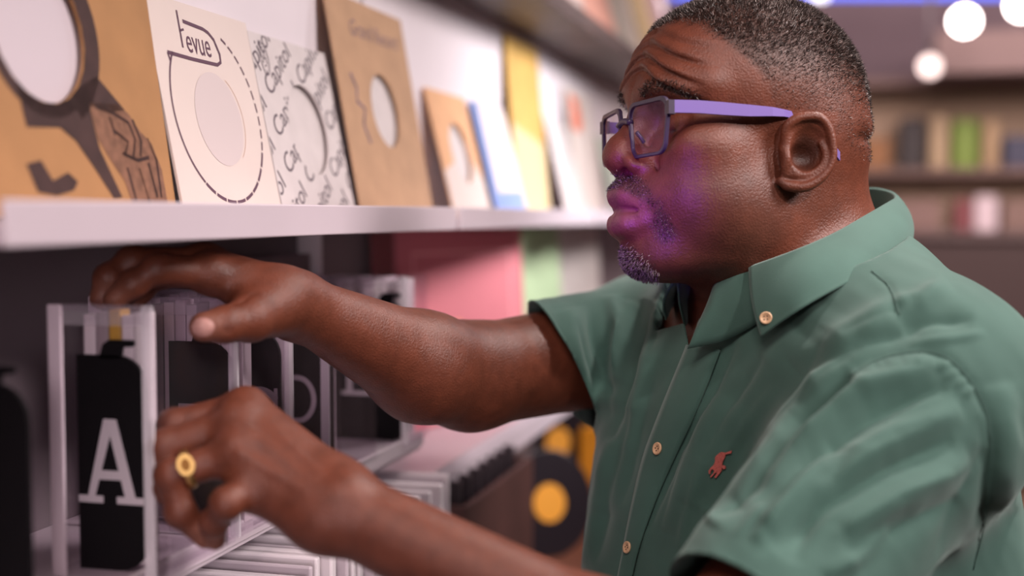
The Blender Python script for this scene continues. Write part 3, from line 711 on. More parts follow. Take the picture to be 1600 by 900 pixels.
def relax(V, Q, f, it=1, h=0.0008):
    """pull the vertices onto the iso surface"""
    for _ in range(it):
        p = V.astype(np.float32); d = np.zeros(len(p), np.float32); gr = np.zeros((len(p), 3), np.float32)
        for i in range(0, len(p), 300000):
            s = slice(i, i + 300000); d[s] = f(p[s])
            for a in range(3):
                e = np.zeros(3, np.float32); e[a] = h
                gr[s, a] = (f(p[s] + e) - f(p[s] - e)) / (2 * h)
        g2 = np.maximum((gr ** 2).sum(1), 0.15)
        V = V - np.clip(d / g2, -0.002, 0.002)[:, None] * gr
    return V
def vnormals(V, Q):
    A, B, C, D = (V[Q[:, i]] for i in range(4)); nf = np.cross(C - A, D - B)
    N = np.zeros_like(V)
    for i in range(4):
        for a in range(3): N[:, a] += np.bincount(Q[:, i], nf[:, a], len(V))
    return N / np.maximum(np.linalg.norm(N, axis=1, keepdims=True), 1e-12)
def lap(V, Q, it, lam=0.5, mask=None):
    E = np.concatenate([Q[:, [0, 1]], Q[:, [1, 2]], Q[:, [2, 3]], Q[:, [3, 0]]])
    for _ in range(it):
        S = np.zeros_like(V); n = np.bincount(E[:, 0], minlength=len(V)) + np.bincount(E[:, 1], minlength=len(V))
        for a in range(3): S[:, a] = np.bincount(E[:, 0], V[E[:, 1], a], len(V)) + np.bincount(E[:, 1], V[E[:, 0], a], len(V))
        D = S / np.maximum(n, 1)[:, None] - V
        V = V + lam * (D if mask is None else D * mask[:, None])
    return V
def quad_mesh(name, V, Q, m, parent=None, cols=None, origin=(0, 0, 0)):
    """V in camera frame (left handed), so the quads are turned over on the way to the world"""
    W = w3(V) - np.asarray(origin)
    me = bpy.data.meshes.new(name); nq = len(Q)
    me.vertices.add(len(W)); me.vertices.foreach_set('co', W.astype(np.float32).ravel())
    me.loops.add(nq * 4); me.loops.foreach_set('vertex_index', Q[:, ::-1].astype(np.int32).ravel())
    me.polygons.add(nq); me.polygons.foreach_set('loop_start', np.arange(0, nq * 4, 4, dtype=np.int32))
    me.update(calc_edges=True); me.validate(); smooth(me)
    if cols is not None:
        at = me.color_attributes.new('tint', 'FLOAT_COLOR', 'POINT')
        at.data.foreach_set('color', np.concatenate([cols, np.ones((len(cols), 1))], 1).astype(np.float32).ravel())
    if m: me.materials.append(m)
    o = bpy.data.objects.new(name, me); link(o, parent)
    return o
def smoothstep(a, b, x):
    t = np.clip((x - a) / (b - a), 0, 1); return t * t * (3 - 2 * t)

def spline(pts, n):
    P = np.asarray(pts, float); P = np.concatenate([[2 * P[0] - P[1]], P, [2 * P[-1] - P[-2]]]); o = []
    for t in np.linspace(0, len(pts) - 1 - 1e-6, n):
        i = int(t); f = t - i; a, b, c, d = P[i:i + 4]
        o.append(0.5 * (2 * b + (c - a) * f + (2 * a - 5 * b + 4 * c - d) * f * f + (3 * b - a - 3 * c + d) * f ** 3))
    return np.array(o)
def rope(p, ptsr, n):
    """smooth tube through points given with their radius as fourth value"""
    s = spline(ptsr, n); return chain(p, s[:, :3], s[:, 3], 0)
# ------------------------------------------------------------------ the man: skeleton in the camera's frame (right, up, depth)
TH = math.radians(18)
HC = np.array([0.210, 0.108, 1.105], np.float32)
HF = np.array([-math.cos(TH), 0, -math.sin(TH)], np.float32)     # forward
HL = np.array([math.sin(TH), 0, -math.cos(TH)], np.float32)      # his left, the near side
HU = np.array([0, 1, 0], np.float32)
HB = np.stack([HF, HL, HU], 1)
def to_head(p): return (p - HC) @ HB
def from_head(q): return HC + np.asarray(q, float) @ HB.T
LS, LE, LW = C3(1445, 612, .985), C3(1130, 1060, .80), C3(514, 788, .862)       # left (near) arm
RS, RE, RW = C3(1010, 540, 1.36), C3(735, 588, 1.18), C3(452, 472, 1.0)         # right (far) arm
def rotm(ax, deg):
    return np.array(Matrix.Rotation(math.radians(deg), 3, ax))
def groove(p, pts, wd):
    return np.exp(-(segdist(p, pts) / wd) ** 2)
EAR_R = rotm('Z', -16)
def head_sdf(q):
    x, y, z = q[:, 0], q[:, 1], q[:, 2]; ay = np.abs(y); s = q.copy(); s[:, 1] = ay
    d = ell(q, (0.004, 0, 0.056), (0.0995, 0.081, 0.087))                                  # skull
    d = smin(d, ell(s, (0.040, 0.018, 0.070), (0.064, 0.046, 0.054)), 0.03)                # forehead
    d = smin(d, ell(q, (-0.036, 0, 0.020), (0.056, 0.068, 0.060)), 0.03)                   # occiput
    d = smin(d, ell(q, (0.046, 0, -0.026), (0.070, 0.063, 0.065)), 0.03)                   # face block
    d = smin(d, ell(s, (0.020, 0.040, -0.048), (0.046, 0.029, 0.040)), 0.03)               # jaw angle
    d = smin(d, ell(s, (0.062, 0.040, -0.030), (0.041, 0.030, 0.040)), 0.025)              # cheek
    d = smin(d, ell(q, (0.091, 0, -0.079), (0.027, 0.031, 0.019)), 0.022)                  # chin
    d = smin(d, ell(q, (0.066, 0, -0.079), (0.045, 0.040, 0.017)), 0.03)                   # under the chin
    d = smin(d, ell(q, (0.093, 0, -0.036), (0.034, 0.036, 0.030)), 0.022)                  # muzzle
    d = smin(d, ell(s, (0.070, 0.050, 0.008), (0.030, 0.020, 0.018)), 0.022)               # cheekbone
    d = smin(d, chain(s, [(0.104, 0.006, 0.050), (0.097, 0.030, 0.056), (0.074, 0.056, 0.054)], [0.011, 0.012, 0.010]), 0.018)  # brow
    d = smax(d, -ell(s, (0.112, 0.034, 0.028), (0.022, 0.021, 0.014)), 0.016)              # eye socket
    d = smin(d, ell(s, (0.0820, 0.033, 0.025), (0.0165, 0.018, 0.0150)), 0.004)            # closed lid over the eyeball
    d = smin(d, chain(s, [(0.094, 0.020, 0.012), (0.090, 0.036, 0.009), (0.078, 0.050, 0.013)], [0.004, 0.005, 0.004]), 0.010)  # lower bag
    # nose
    d = smin(d, chain(q, [(0.101, 0, 0.046), (0.110, 0, 0.028), (0.122, 0, 0.010)], [0.0095, 0.0095, 0.0125], 0.006), 0.010)
    d = smin(d, ell(q, (0.1245, 0, 0.0015), (0.0165, 0.0165, 0.0150)), 0.008)
    d = smin(d, ell(s, (0.1125, 0.0185, -0.0035), (0.0165, 0.0105, 0.0125)), 0.006)
    d = smin(d, chain(q, [(0.126, 0, -0.008), (0.118, 0, -0.016)], [0.005, 0.005]), 0.006)
    d = smax(d, -ell(s, (0.1215, 0.0100, -0.0135), (0.0080, 0.0052, 0.0060)), 0.003)
    d = smax(d, -ell(s, (0.1200, 0.0300, 0.0080), (0.0125, 0.0130, 0.0130)), 0.008)
    # lips
    up = chain(s, [(0.1240, 0.0, -0.0300), (0.1225, 0.008, -0.0305), (0.1140, 0.019, -0.0365), (0.0985, 0.0305, -0.0440)], [0.0105, 0.0105, 0.0085, 0.0035], 0.004)
    dn = chain(s, [(0.1235, 0.0, -0.0555), (0.1215, 0.010, -0.0550), (0.1120, 0.020, -0.0515), (0.0985, 0.0305, -0.0450)], [0.0110, 0.0108, 0.0085, 0.0030], 0.004)
    d = smin(d, up, 0.007); d = smin(d, dn, 0.0065)
    d = d + 0.0045 * groove(s, [(0.134, 0, -0.0440), (0.131, 0.010, -0.0438), (0.121, 0.021, -0.0440), (0.104, 0.032, -0.0455)], 0.0026)
    # folds of the face
    d = d + 0.0042 * groove(s, [(0.110, 0.0300, -0.002), (0.104, 0.036, -0.016), (0.095, 0.042, -0.034), (0.088, 0.043, -0.052)], 0.0028)
    d = d - 0.0016 * groove(s, [(0.102, 0.042, -0.006), (0.095, 0.047, -0.020), (0.086, 0.051, -0.036)], 0.007)
    d = d + 0.0018 * groove(s, [(0.098, 0.034, -0.055), (0.094, 0.036, -0.070)], 0.003)
    d = d + 0.0014 * groove(s, [(0.106, 0.014, 0.008), (0.098, 0.030, -0.001), (0.088, 0.044, 0.003)], 0.003)
    d = d + 0.0012 * groove(s, [(0.102, 0.018, 0.0205), (0.1000, 0.034, 0.0185), (0.086, 0.050, 0.0215)], 0.0016)   # line of the closed lids
    d = d + 0.0010 * groove(s, [(0.100, 0.018, 0.034), (0.098, 0.034, 0.0385), (0.086, 0.050, 0.034)], 0.002)
    fm = smoothstep(0.03, 0.06, x) * smoothstep(0.070, 0.050, ay)
    for zc, am, cv in ((0.0690, 0.0020, 3.2), (0.0800, 0.0024, 2.8), (0.0910, 0.0019, 2.2), (0.1010, 0.0009, 1.6)):
        zz = zc + 0.005 * np.cos(ay * 55) - cv * ay * ay * 1.9
        d = d + fm * am * (np.exp(-((z - zz) / 0.0020) ** 2) - 0.75 * np.exp(-((z - zz - 0.0052) / 0.0030) ** 2))
    for dz in (-0.008, 0.0, 0.008):
        d = d + 0.0009 * groove(s, [(0.066, 0.061, 0.026 + dz), (0.050, 0.068, 0.026 + 1.9 * dz)], 0.0018)
    # roll at the nape
    bm_ = smoothstep(-0.045, -0.075, x)
    d = d + bm_ * (0.0042 * np.exp(-((z - 0.017) / 0.0042) ** 2) - 0.0016 * np.exp(-((z - 0.030) / 0.009) ** 2) - 0.0020 * np.exp(-((z - 0.002) / 0.010) ** 2))
    # ears
    e = s - np.array([0.0, 0.0795, 0.0], np.float32); e = e @ EAR_R.astype(np.float32)
    k = ell(e, (-0.001, 0.001, 0.0), (0.0215, 0.0085, 0.0285))
    k = smin(k, ell(e, (-0.005, 0.001, 0.011), (0.0165, 0.0080, 0.0180)), 0.003)
    helix = rope(e, [(0.0150, 0.003, 0.0040, .0026), (0.0155, 0.0045, 0.0190, .0042), (0.0085, 0.0070, 0.0265, .0042), (0.0, 0.0080, 0.0288, .0038), (-0.0108, 0.0085, 0.0280, .0037), (-0.0180, 0.0085, 0.0200, .0034), (-0.0212, 0.0085, 0.0070, .0031), (-0.0212, 0.008, -0.0060, .0031), (-0.0140, 0.0075, -0.0185, .0035), (-0.001, 0.0065, -0.0268, .0042), (0.0125, 0.0045, -0.0265, .0044), (0.0190, 0.0020, -0.0225, .0036)], 34)
    k = smax(k, -ell(e, (-0.002, 0.0115, 0.0030), (0.0160, 0.0126, 0.0210)), 0.003)
    anti = rope(e, [(-0.0130, 0.0035, 0.0080, .0024), (-0.0160, 0.0055, -0.0010, .0027), (-0.0130, 0.0055, -0.0105, .0028), (-0.0030, 0.0050, -0.0170, .0028), (0.0090, 0.0040, -0.0178, .0027), (0.0160, 0.003, -0.0165, .0024)], 20)
    trag = rope(e, [(0.0170, 0.003, 0.003, .0030), (0.0150, 0.0060, -0.0035, .0036), (0.0165, 0.005, -0.0120, .0030), (0.0160, 0.003, -0.0165, .0026)], 12)
    k = smin(k, helix, 0.003); k = smin(k, anti, 0.0022); k = smin(k, trag, 0.003)
    k = smax(k, -ell(e, (0.001, 0.004, -0.002), (0.0110, 0.0110, 0.0110)), 0.003)
    d = smin(d, k, 0.0035)
    d = d + 0.0018 * np.exp(-((np.linalg.norm((s - np.array([-0.022, 0.076, 0.004], np.float32)) * np.array([1, 1, 0.35], np.float32), axis=1)) / 0.006) ** 2)
    return d
# hands: joints as pixel column, row and depth
def J(*a): return [C3(*t) for t in a]
R_FING = [ (J((330,428,.965),(246,421,.938),(207,444,.932),(179,468,.930)), (.0135,.0108,.0098,.0082)),
           (J((320,414,.985),(206,409,.955),(170,434,.945),(158,466,.944)), (.0140,.0112,.0100,.0085)),
           (J((322,416,1.005),(222,412,.975),(186,438,.960),(176,468,.958)), (.0135,.0106,.0096,.0082)),
           (J((336,430,1.02),(252,430,.995),(222,452,.982),(210,472,.978)), (.0120,.0094,.0086,.0075)) ]
R_THUMB = (J((424,478,.975),(392,498,.945),(352,507,.926),(319,511,.916)), (.0190,.0165,.0132,.0108))
L_FING = [ (J((384,640,.905),(272,664,.898),(254,716,.892),(266,760,.888)), (.0130,.0108,.0098,.0085)),
           (J((372,664,.888),(258,697,.880),(262,760,.878),(290,806,.880)), (.0135,.0112,.0100,.0086)),
           (J((372,708,.872),(268,742,.862),(282,800,.864),(322,838,.872)), (.0130,.0108,.0098,.0084)),
           (J((396,762,.862),(354,786,.842),(334,816,.856),(336,842,.868)), (.0125,.0100,.0088,.0076)) ]
L_THUMB = (J((470,750,.895),(415,712,.925),(362,700,.932),(322,694,.930)), (.0180,.0150,.0125,.0105))
def hand_sdf(p, W, Wd, fing, thumb, palm_r):
    """W wrist, Wd offset across the wrist"""
    d = cone(p, W - Wd, W + Wd, 0.0205, 0.0205)
    pal = None
    for i, (pts, rad) in enumerate(fing):
        b = W + Wd * (0.9 - 0.6 * i) * -1.0
        c = cone(p, b, pts[0], 0.0200, palm_r[i]); pal = c if pal is None else smin(pal, c, 0.014)
    for i in range(3): pal = smin(pal, cone(p, fing[i][0][0], fing[i + 1][0][0], palm_r[i] * 0.9, palm_r[i + 1] * 0.9), 0.010)
    d = smin(d, pal, 0.015)
    th = chain(p, thumb[0], thumb[1], 0.004); th = smin(th, cone(p, W, thumb[0][0], 0.018, thumb[1][0]), 0.02)
    th = smin(th, cone(p, thumb[0][1], fing[0][0][0] * 0.6 + W * 0.4, 0.011, 0.012), 0.012)
    d = smin(d, th, 0.010)
    fo = None
    for pts, rad in fing:
        c = chain(p, pts, rad, 0.003)
        for j, (pt, r) in enumerate(zip(pts[1:3], rad[1:3])): c = smin(c, np.linalg.norm(p - pt.astype(np.float32), axis=1) - r * 1.07, 0.004)
        fo = c if fo is None else smin(fo, c, 0.0012)
    d = smin(d, fo, 0.006)
    return d
RWD = np.array([0.002, -0.004, 0.013]); LWD = np.array([-0.004, -0.008, -0.008])
def r_hand(p):
    d = hand_sdf(p, RW, RWD, R_FING, R_THUMB, (.0150, .0150, .0145, .0135))
    for k in range(4):                                                                     # creases over the thumb joint
        x = 352 + (k - 1.5) * 5.2
        d = d + 0.0009 * groove(p, J((x, 494, .912), (x + 3.5, 507, .911), (x + 1, 520, .914)), 0.0011)
    d = d + 0.0020 * groove(p, J((398, 464, .945), (382, 473, .935), (366, 478, .930)), 0.0030)
    return d
def l_hand(p):
    d = hand_sdf(p, LW, LWD, L_FING, L_THUMB, (.0150, .0155, .0150, .0150))
    for a, b in (((384, 640, .890), (500, 740, .845)), ((376, 664, .870), (498, 760, .84)), ((376, 708, .853), (495, 775, .838))):
        d = d - 0.0012 * groove(p, J(a, b), 0.004)
    d = smin(d, ell(p, C3(540, 772, .846), (0.008, 0.008, 0.008)), 0.016)                   # wrist bone
    return d
# torso
L_AX = np.array([0.5, 0.0, -0.866], np.float32); F_AX = np.array([-0.866, 0.0, -0.5], np.float32)
#        up     right  depth  half depth  half width
TOR = np.array([(0.05, .262, 1.135, .070, .075), (0.0, .262, 1.138, .092, .120), (-.05, .255, 1.142, .112, .165), (-.10, .246, 1.145, .126, .186), (-.16, .250, 1.148, .144, .194),
                (-.25, .254, 1.145, .166, .196), (-.35, .256, 1.140, .172, .196), (-.50, .240, 1.140, .160, .188), (-.70, .225, 1.140, .135, .180), (-.80, .225, 1.14, .12, .17)])
def torso_sdf(p, grow=0.0):
    u = p[:, 1]; t = [np.interp(u, TOR[::-1, 0], TOR[::-1, i]).astype(np.float32) for i in range(1, 5)]
    r = p[:, 0] - t[0]; dd = p[:, 2] - t[1]
    f = r * F_AX[0] + dd * F_AX[2]; l = r * L_AX[0] + dd * L_AX[2]
    a, b = t[2] + grow, t[3] + grow
    n = 2.4
    k = (np.abs(f / a) ** n + np.abs(l / b) ** n) ** (1 / n)
    d = (k - 1) * np.minimum(a, b) * 0.92
    return smax(d, np.maximum(u - 0.03 - grow, -0.72 - u), 0.03)
NECK0, NECK1 = from_head((-0.022, 0, 0.010)), np.array([.266, -.01, 1.135])
def frame_sdf(p):
    d = torso_sdf(p, -0.006)
    d = smin(d, cone(p, NECK0, NECK1, 0.066, 0.070), 0.03)
    d = smin(d, cone(p, from_head((0.02, 0, -0.06)), NECK1 + np.array([-.02, -.01, -.01]), 0.050, 0.066), 0.02)
    d = smin(d, cone(p, NECK1, LS, 0.055, 0.062), 0.05)
    d = smin(d, cone(p, NECK1, RS, 0.055, 0.060), 0.05)
    for S, E, W, r in ((LS, LE, LW, (.058, .049, .033, .0270)), (RS, RE, RW, (.056, .047, .046, .0245))):
        d = smin(d, cone(p, S, E, r[0], r[1]), 0.03)
        M_ = E * 0.70 + W * 0.30 + np.array([0, -0.009, 0])
        d = smin(d, chain(p, [E, M_, W * 0.93 + E * 0.07], [r[1], r[2], r[3]], 0.02), 0.02)
    return d
def in_box(p, lo, hi): return np.nonzero(((p > lo) & (p < hi)).all(1))[0]
def box_of(pts, pad): pts = np.asarray(pts); return pts.min(0) - pad, pts.max(0) + pad
RH_BOX = box_of([q for f in R_FING + [R_THUMB] for q in f[0]] + [RW], 0.065)
LH_BOX = box_of([q for f in L_FING + [L_THUMB] for q in f[0]] + [LW], 0.065)
def body_sdf(p):
    d = frame_sdf(p)
    q = to_head(p)
    i = np.nonzero((np.abs(q[:, 0]) < 0.17) & (np.abs(q[:, 1]) < 0.135) & (q[:, 2] > -0.145) & (q[:, 2] < 0.175))[0]
    if len(i): d[i] = smin(d[i], head_sdf(q[i]), 0.022)
    for bx, fn in ((RH_BOX, r_hand), (LH_BOX, l_hand)):
        i = in_box(p, *bx)
        if len(i): d[i] = smin(d[i], fn(p[i]), 0.014)
    return d
import time as _t
_t0 = _t.time()
BV, BQ = surface_nets(body_sdf, (-0.40, -0.70, 0.74), (0.46, 0.30, 1.50), 0.0019)
BV = relax(BV, BQ, body_sdf, 1)
BN = -vnormals(BV, BQ) if False else vnormals(BV, BQ)
print('body', len(BV), _t.time() - _t0)
# skin colours: an attribute that belongs to the skin (lips, stubble, scalp, pads of the fingers), plus shade painted into the ear bowl
SKIN = np.array([0.118, 0.033, 0.017])
col = np.tile(SKIN, (len(BV), 1))
hq = to_head(BV.astype(np.float32)); hs = hq.copy(); hs[:, 1] = np.abs(hs[:, 1])
def blend(col, c, m): return col * (1 - m[:, None]) + np.asarray(c) * m[:, None]
inhead = (np.abs(hq[:, 0]) < .15) & (hs[:, 1] < .12) & (hq[:, 2] > -.12)
def hair_density(h):
    x, ay, z = h[:, 0], np.abs(h[:, 1]), h[:, 2]
    # hair line: front edge, temple corner, side burn, nape
    front = np.interp(ay, [0, .03, .05, .062, .075], [.112, .112, .106, .094, .086])
    side = np.interp(x, [-.13, -.09, -.05, -.03, .005, .022, .032, .045, .066, .075], [.000, -.005, .005, .024, .035, .030, .055, .070, .094, .2])
    m = smoothstep(-.006, .006, z - np.where(x > .066, front, side))
    fade = 0.25 + 0.75 * smoothstep(0.04, 0.10, z + 0.12 * np.clip(-x, 0, 1))
    m = np.where((ay > .077) & (np.abs(x) < .032) & (z < .036), 0, m)
    return np.where((z > 0.0) , m, 0) * fade
hd = np.where(inhead, hair_density(hq), 0)
col = blend(col, (0.030, 0.017, 0.013), hd * 0.75)
stub = np.where(inhead, smoothstep(.006, -.03, hq[:, 2]) * smoothstep(-.005, .03, hq[:, 0]), 0); col = blend(col, (0.060, 0.026, 0.020), stub * 0.38)
lipd = np.minimum(segdist(hs, [(0.130, 0, -0.0350), (0.128, 0.010, -0.0345), (0.118, 0.020, -0.0395), (0.103, 0.030, -0.0445)]), segdist(hs, [(0.130, 0, -0.0535), (0.128, 0.010, -0.0530), (0.118, 0.020, -0.0500), (0.103, 0.030, -0.0450)]))
lip = np.where(inhead, smoothstep(0.0115, 0.007, lipd), 0); col = blend(col, (0.155, 0.052, 0.052), lip)
mou = np.where(inhead, smoothstep(0.014, 0.006, segdist(hs, [(0.128, 0.004, -0.022), (0.120, 0.018, -0.026), (0.104, 0.034, -0.040), (0.100, 0.036, -0.062)])) * (1 - lip), 0)
col = blend(col, (0.045, 0.026, 0.022), mou * 0.6)
chn = np.where(inhead, smoothstep(0.026, 0.012, np.linalg.norm((hs - np.array([.113, 0, -.090])) * np.array([1, .8, 1.1]), axis=1)), 0); col = blend(col, (0.05, 0.034, 0.030), chn * 0.5)
lash = np.where(inhead, smoothstep(0.0026, 0.001, segdist(hs, [(0.102, 0.018, 0.0205), (0.1000, 0.034, 0.0185), (0.086, 0.050, 0.0215)])), 0); col = blend(col, (0.02, 0.012, 0.012), lash * 0.8)
conch_shade = np.where(inhead, smoothstep(0.014, 0.008, np.linalg.norm((hs - np.array([0.0, 0.082, 0.0])) * np.array([1, 1, .7]), axis=1)), 0); col = blend(col, SKIN * 0.4, conch_shade)  # shade of the ear bowl put into the skin colour
# pads and nails
for pts, rad in R_FING + L_FING + [R_THUMB]:
    dd = np.linalg.norm(BV - pts[3], axis=1); col = blend(col, (0.24, 0.095, 0.062), smoothstep(0.022, 0.008, dd) * 0.55)
nail = np.linalg.norm((BV - (C3(321, 511, .916) + np.array([0.0, 0.0, -0.0105]))) * np.array([1.0, 1.15, 0.8]), axis=1)
nm_ = smoothstep(0.0092, 0.0080, nail); col = blend(col, (0.42, 0.22, 0.19), nm_)
BV = BV - BN * (0.0006 * np.exp(-((nail - 0.0092) / 0.0012) ** 2))[:, None]
mole = np.zeros(len(BV))
for m_ in ((0.0935, 0.052, 0.0055), (0.0905, 0.056, 0.0005)): mole = np.maximum(mole, smoothstep(0.0016, 0.0009, np.linalg.norm(hq - np.array(m_), axis=1)))
col = blend(col, (0.015, 0.008, 0.008), mole)
M_SKIN = mat('brown_skin', (0.12, 0.05, 0.03, 1), 0.44, var=0.20, scale=90, bump=0.6, bscale=560, attr='tint', spec=0.4, sss=0.0)
FEET = w3(np.array([[.225, 0, 1.14]]))[0]; PO = (float(FEET[0]), float(FEET[1]), 0.0)
person = empty('person', PO); tag(person, 'man in a green short sleeved shirt and glasses, reaching into the lettered bins', 'person')
body = quad_mesh('body', BV, BQ, M_SKIN, person, col, PO)
# ------------------------------------------------------------------ the shirt
from mathutils.bvhtree import BVHTree
def arm_pt(S, E, t): return S * (1 - t) + E * t
LHEM, RHEM = arm_pt(LS, LE, 0.87), arm_pt(RS, RE, 0.54)
LSH = LS + np.array([0.0, 0.0, 0.0]); RSH = RS
def shirt_sdf(p):
    d = torso_sdf(p, 0.006)
    d = smin(d, cone(p, NECK1 + np.array([0, .0, 0]), LSH, 0.070, 0.073), 0.06)
    d = smin(d, cone(p, NECK1 + np.array([0, .0, 0]), RSH, 0.066, 0.070), 0.06)
    d = smin(d, cone(p, LSH, LE, 0.074, 0.068), 0.06)
    d = smin(d, cone(p, RSH, RE, 0.066, 0.061), 0.035)
    return d
SV, SQ = surface_nets(shirt_sdf, (-0.10, -0.66, 0.66), (0.50, 0.20, 1.56), 0.0028)
SV = relax(SV, SQ, shirt_sdf, 1); SV = lap(SV, SQ, 3)
SN = vnormals(SV, SQ)
def to_px(v): return np.stack([800 + F_PX * v[:, 0] / v[:, 2], 450 - F_PX * v[:, 1] / v[:, 2]], 1)
facing = -(SN * (SV / np.linalg.norm(SV, axis=1, keepdims=True))).sum(1)
PXY = to_px(SV)
def fold(pts, wd, amp):
    """relief along a line of cloth tension that tapers at both ends"""
    pts = np.asarray(pts, float); L = np.concatenate([[0], np.cumsum(np.linalg.norm(np.diff(pts, axis=0), axis=1))])
    best = np.full(len(PXY), 1e9); par = np.zeros(len(PXY))
    for i in range(len(pts) - 1):
        a, ab = pts[i], pts[i + 1] - pts[i]
        h = np.clip(((PXY - a) @ ab) / (ab @ ab), 0, 1); dd = np.linalg.norm(PXY - a - h[:, None] * ab, axis=1)
        m = dd < best; best = np.where(m, dd, best); par = np.where(m, (L[i] + h * (L[i + 1] - L[i])) / L[-1], par)
    tp = np.sin(np.clip(par, 0, 1) * math.pi) ** 0.6 if amp > -0.5 else 1
    return 1.75 * amp * np.exp(-(best / wd) ** (1.3 if amp < 0 else 2.0)) * np.clip(tp * 1.15, 0, 1) * smoothstep(0.0, 0.25, facing)
FOLDS = [
 # chest, from the collar to the armpit
 ([(1250, 520), (1190, 590), (1130, 680), (1080, 790)], 26, .0045), ([(1300, 520), (1240, 600), (1170, 700), (1110, 800)], 22, -.0050),
 ([(1400, 500), (1320, 560), (1230, 640), (1160, 740), (1110, 820)], 20, .0060), ([(1335, 590), (1250, 660), (1175, 750), (1115, 810)], 15, -.0100),
 ([(1420, 470), (1330, 520), (1240, 570)], 22, .0040), ([(1440, 510), (1350, 540), (1270, 585)], 14, -.0040),
 ([(1200, 560), (1140, 640), (1100, 720)], 14, -.0035),
 # near sleeve, from the shoulder seam down to the hem
 ([(1460, 570), (1340, 615), (1230, 690), (1150, 780)], 17, .0070), ([(1480, 600), (1370, 650), (1270, 710), (1190, 790)], 15, -.0065),
 ([(1500, 640), (1400, 680), (1300, 740), (1200, 830)], 20, .0055), ([(1490, 690), (1390, 730), (1290, 790), (1210, 860)], 14, -.0050),
 ([(1520, 720), (1420, 770), (1320, 830)], 22, .0045), ([(1510, 780), (1420, 820), (1330, 880)], 15, -.0045),
 ([(1330, 700), (1270, 790), (1240, 880)], 14, -.0040), ([(1300, 690), (1240, 770), (1180, 850)], 13, .0040),
 ([(1540, 700), (1500, 800), (1460, 900)], 20, -.0035), ([(1400, 830), (1340, 870), (1290, 900)], 14, .004),
 ([(1560, 600), (1575, 700), (1570, 800)], 22, .004),
 # front
 ([(1150, 530), (1110, 610), (1060, 700), (1010, 830)], 9, -.0040), ([(1130, 620), (1080, 720), (1040, 830)], 24, .0030),
 ([(1030, 470), (1010, 580), (970, 700), (940, 800)], 16, .0050), ([(1010, 470), (985, 580), (955, 690)], 12, -.0055), ([(985, 470), (960, 560), (945, 640)], 13, .0045),
 ([(985, 640), (950, 760), (930, 880)], 13, -.0045), ([(960, 680), (930, 780), (915, 880)], 12, .0040), ([(1030, 560), (1000, 660), (970, 790)], 12, -.0030),
 ([(1040, 440), (1030, 500), (1020, 560)], 9, -.003),
 # far sleeve
 ([(920, 470), (935, 540), (955, 620)], 12, -.0060), ([(890, 480), (905, 560), (930, 640)], 16, .0035), ([(955, 460), (960, 520), (965, 600)], 12, .0045),
 ([(870, 490), (885, 570), (910, 645)], 10, -.002),
 # fine creases
 ([(1215, 600), (1170, 660), (1125, 730)], 6, .0014), ([(1275, 590), (1215, 660), (1160, 730)], 6, -.0016), ([(1350, 545), (1290, 590), (1240, 640)], 6, -.0016),
 ([(1470, 620), (1380, 650), (1300, 690)], 7, .0018), ([(1450, 660), (1350, 705), (1270, 760)], 6, -.0020), ([(1480, 740), (1390, 775), (1300, 840)], 7, .0018), ([(1440, 790), (1370, 830), (1310, 880)], 6, -.0016),
 ([(1250, 720), (1200, 780), (1150, 840)], 6, .0018), ([(1290, 740), (1230, 810), (1190, 870)], 6, -.0016), ([(1530, 650), (1545, 740), (1530, 830)], 8, -.0016),
 ([(1090, 640), (1060, 730), (1030, 830)], 7, -.0014), ([(970, 520), (955, 600), (948, 660)], 6, -.0018), ([(1000, 600), (975, 690), (950, 780)], 6, -.0018), ([(940, 700), (925, 790), (915, 860)], 6, -.0014),
 ([(900, 500), (915, 560), (935, 620)], 6, -.0018), ([(945, 470), (950, 530), (960, 590)], 6, -.0020), ([(1110, 720), (1080, 800), (1060, 860)], 8, .0016), ([(1440, 470), (1380, 500), (1320, 530)], 7, -.0014), ([(1540, 520), (1480, 530), (1420, 535)], 7, .0014),
 # yoke
 ([(1365, 425), (1390, 447), (1405, 490)], 4, -.0009), ([(1480, 440), (1440, 470), (1400, 480)], 16, .0035), ([(1520, 500), (1460, 500), (1410, 510)], 12, -.0035),
]
D = np.zeros(len(SV))
for pts, wd, amp in FOLDS: D += fold(pts, wd, amp)
SEAM = [(1330, 588), (1360, 568), (1400, 555), (1445, 550), (1485, 563), (1522, 604), (1543, 652), (1550, 707), (1546, 760), (1535, 830), (1520, 890)]
D += fold(SEAM, 5, -.0014) / 1.0
for k in range(16):                                                  # gathers at the head of the sleeve
    t = k / 15; i = t * 5.0; j = int(min(i, 4)); f_ = i - j
    c = np.array(SEAM[j]) * (1 - f_) + np.array(SEAM[j + 1]) * f_; dr = np.array(SEAM[j + 1]) - np.array(SEAM[j]); dr = dr / np.linalg.norm(dr); n_ = np.array([-dr[1], dr[0]])
    D += fold([c - n_ * 3, c + n_ * 13, c + n_ * 24], 4.2, .0016)
from mathutils import noise as mnoise
def noise3(P, sc, seed):
    return np.fromiter((mnoise.noise(Vector((x * sc[0] + seed, y * sc[1], z * sc[2]))) for x, y, z in P), float, len(P))
ax1 = np.stack([SV @ np.array([.6, -.75, .25]), SV @ np.array([.75, .6, .0]), SV @ np.array([0.2, .2, -.95])], 1)
D += 0.0016 * noise3(ax1, (10, 34, 14), 3.0) + 0.0007 * noise3(ax1, (30, 80, 30), 8.0)
SV = SV + SN * D[:, None]
SV = lap(SV, SQ, 1)
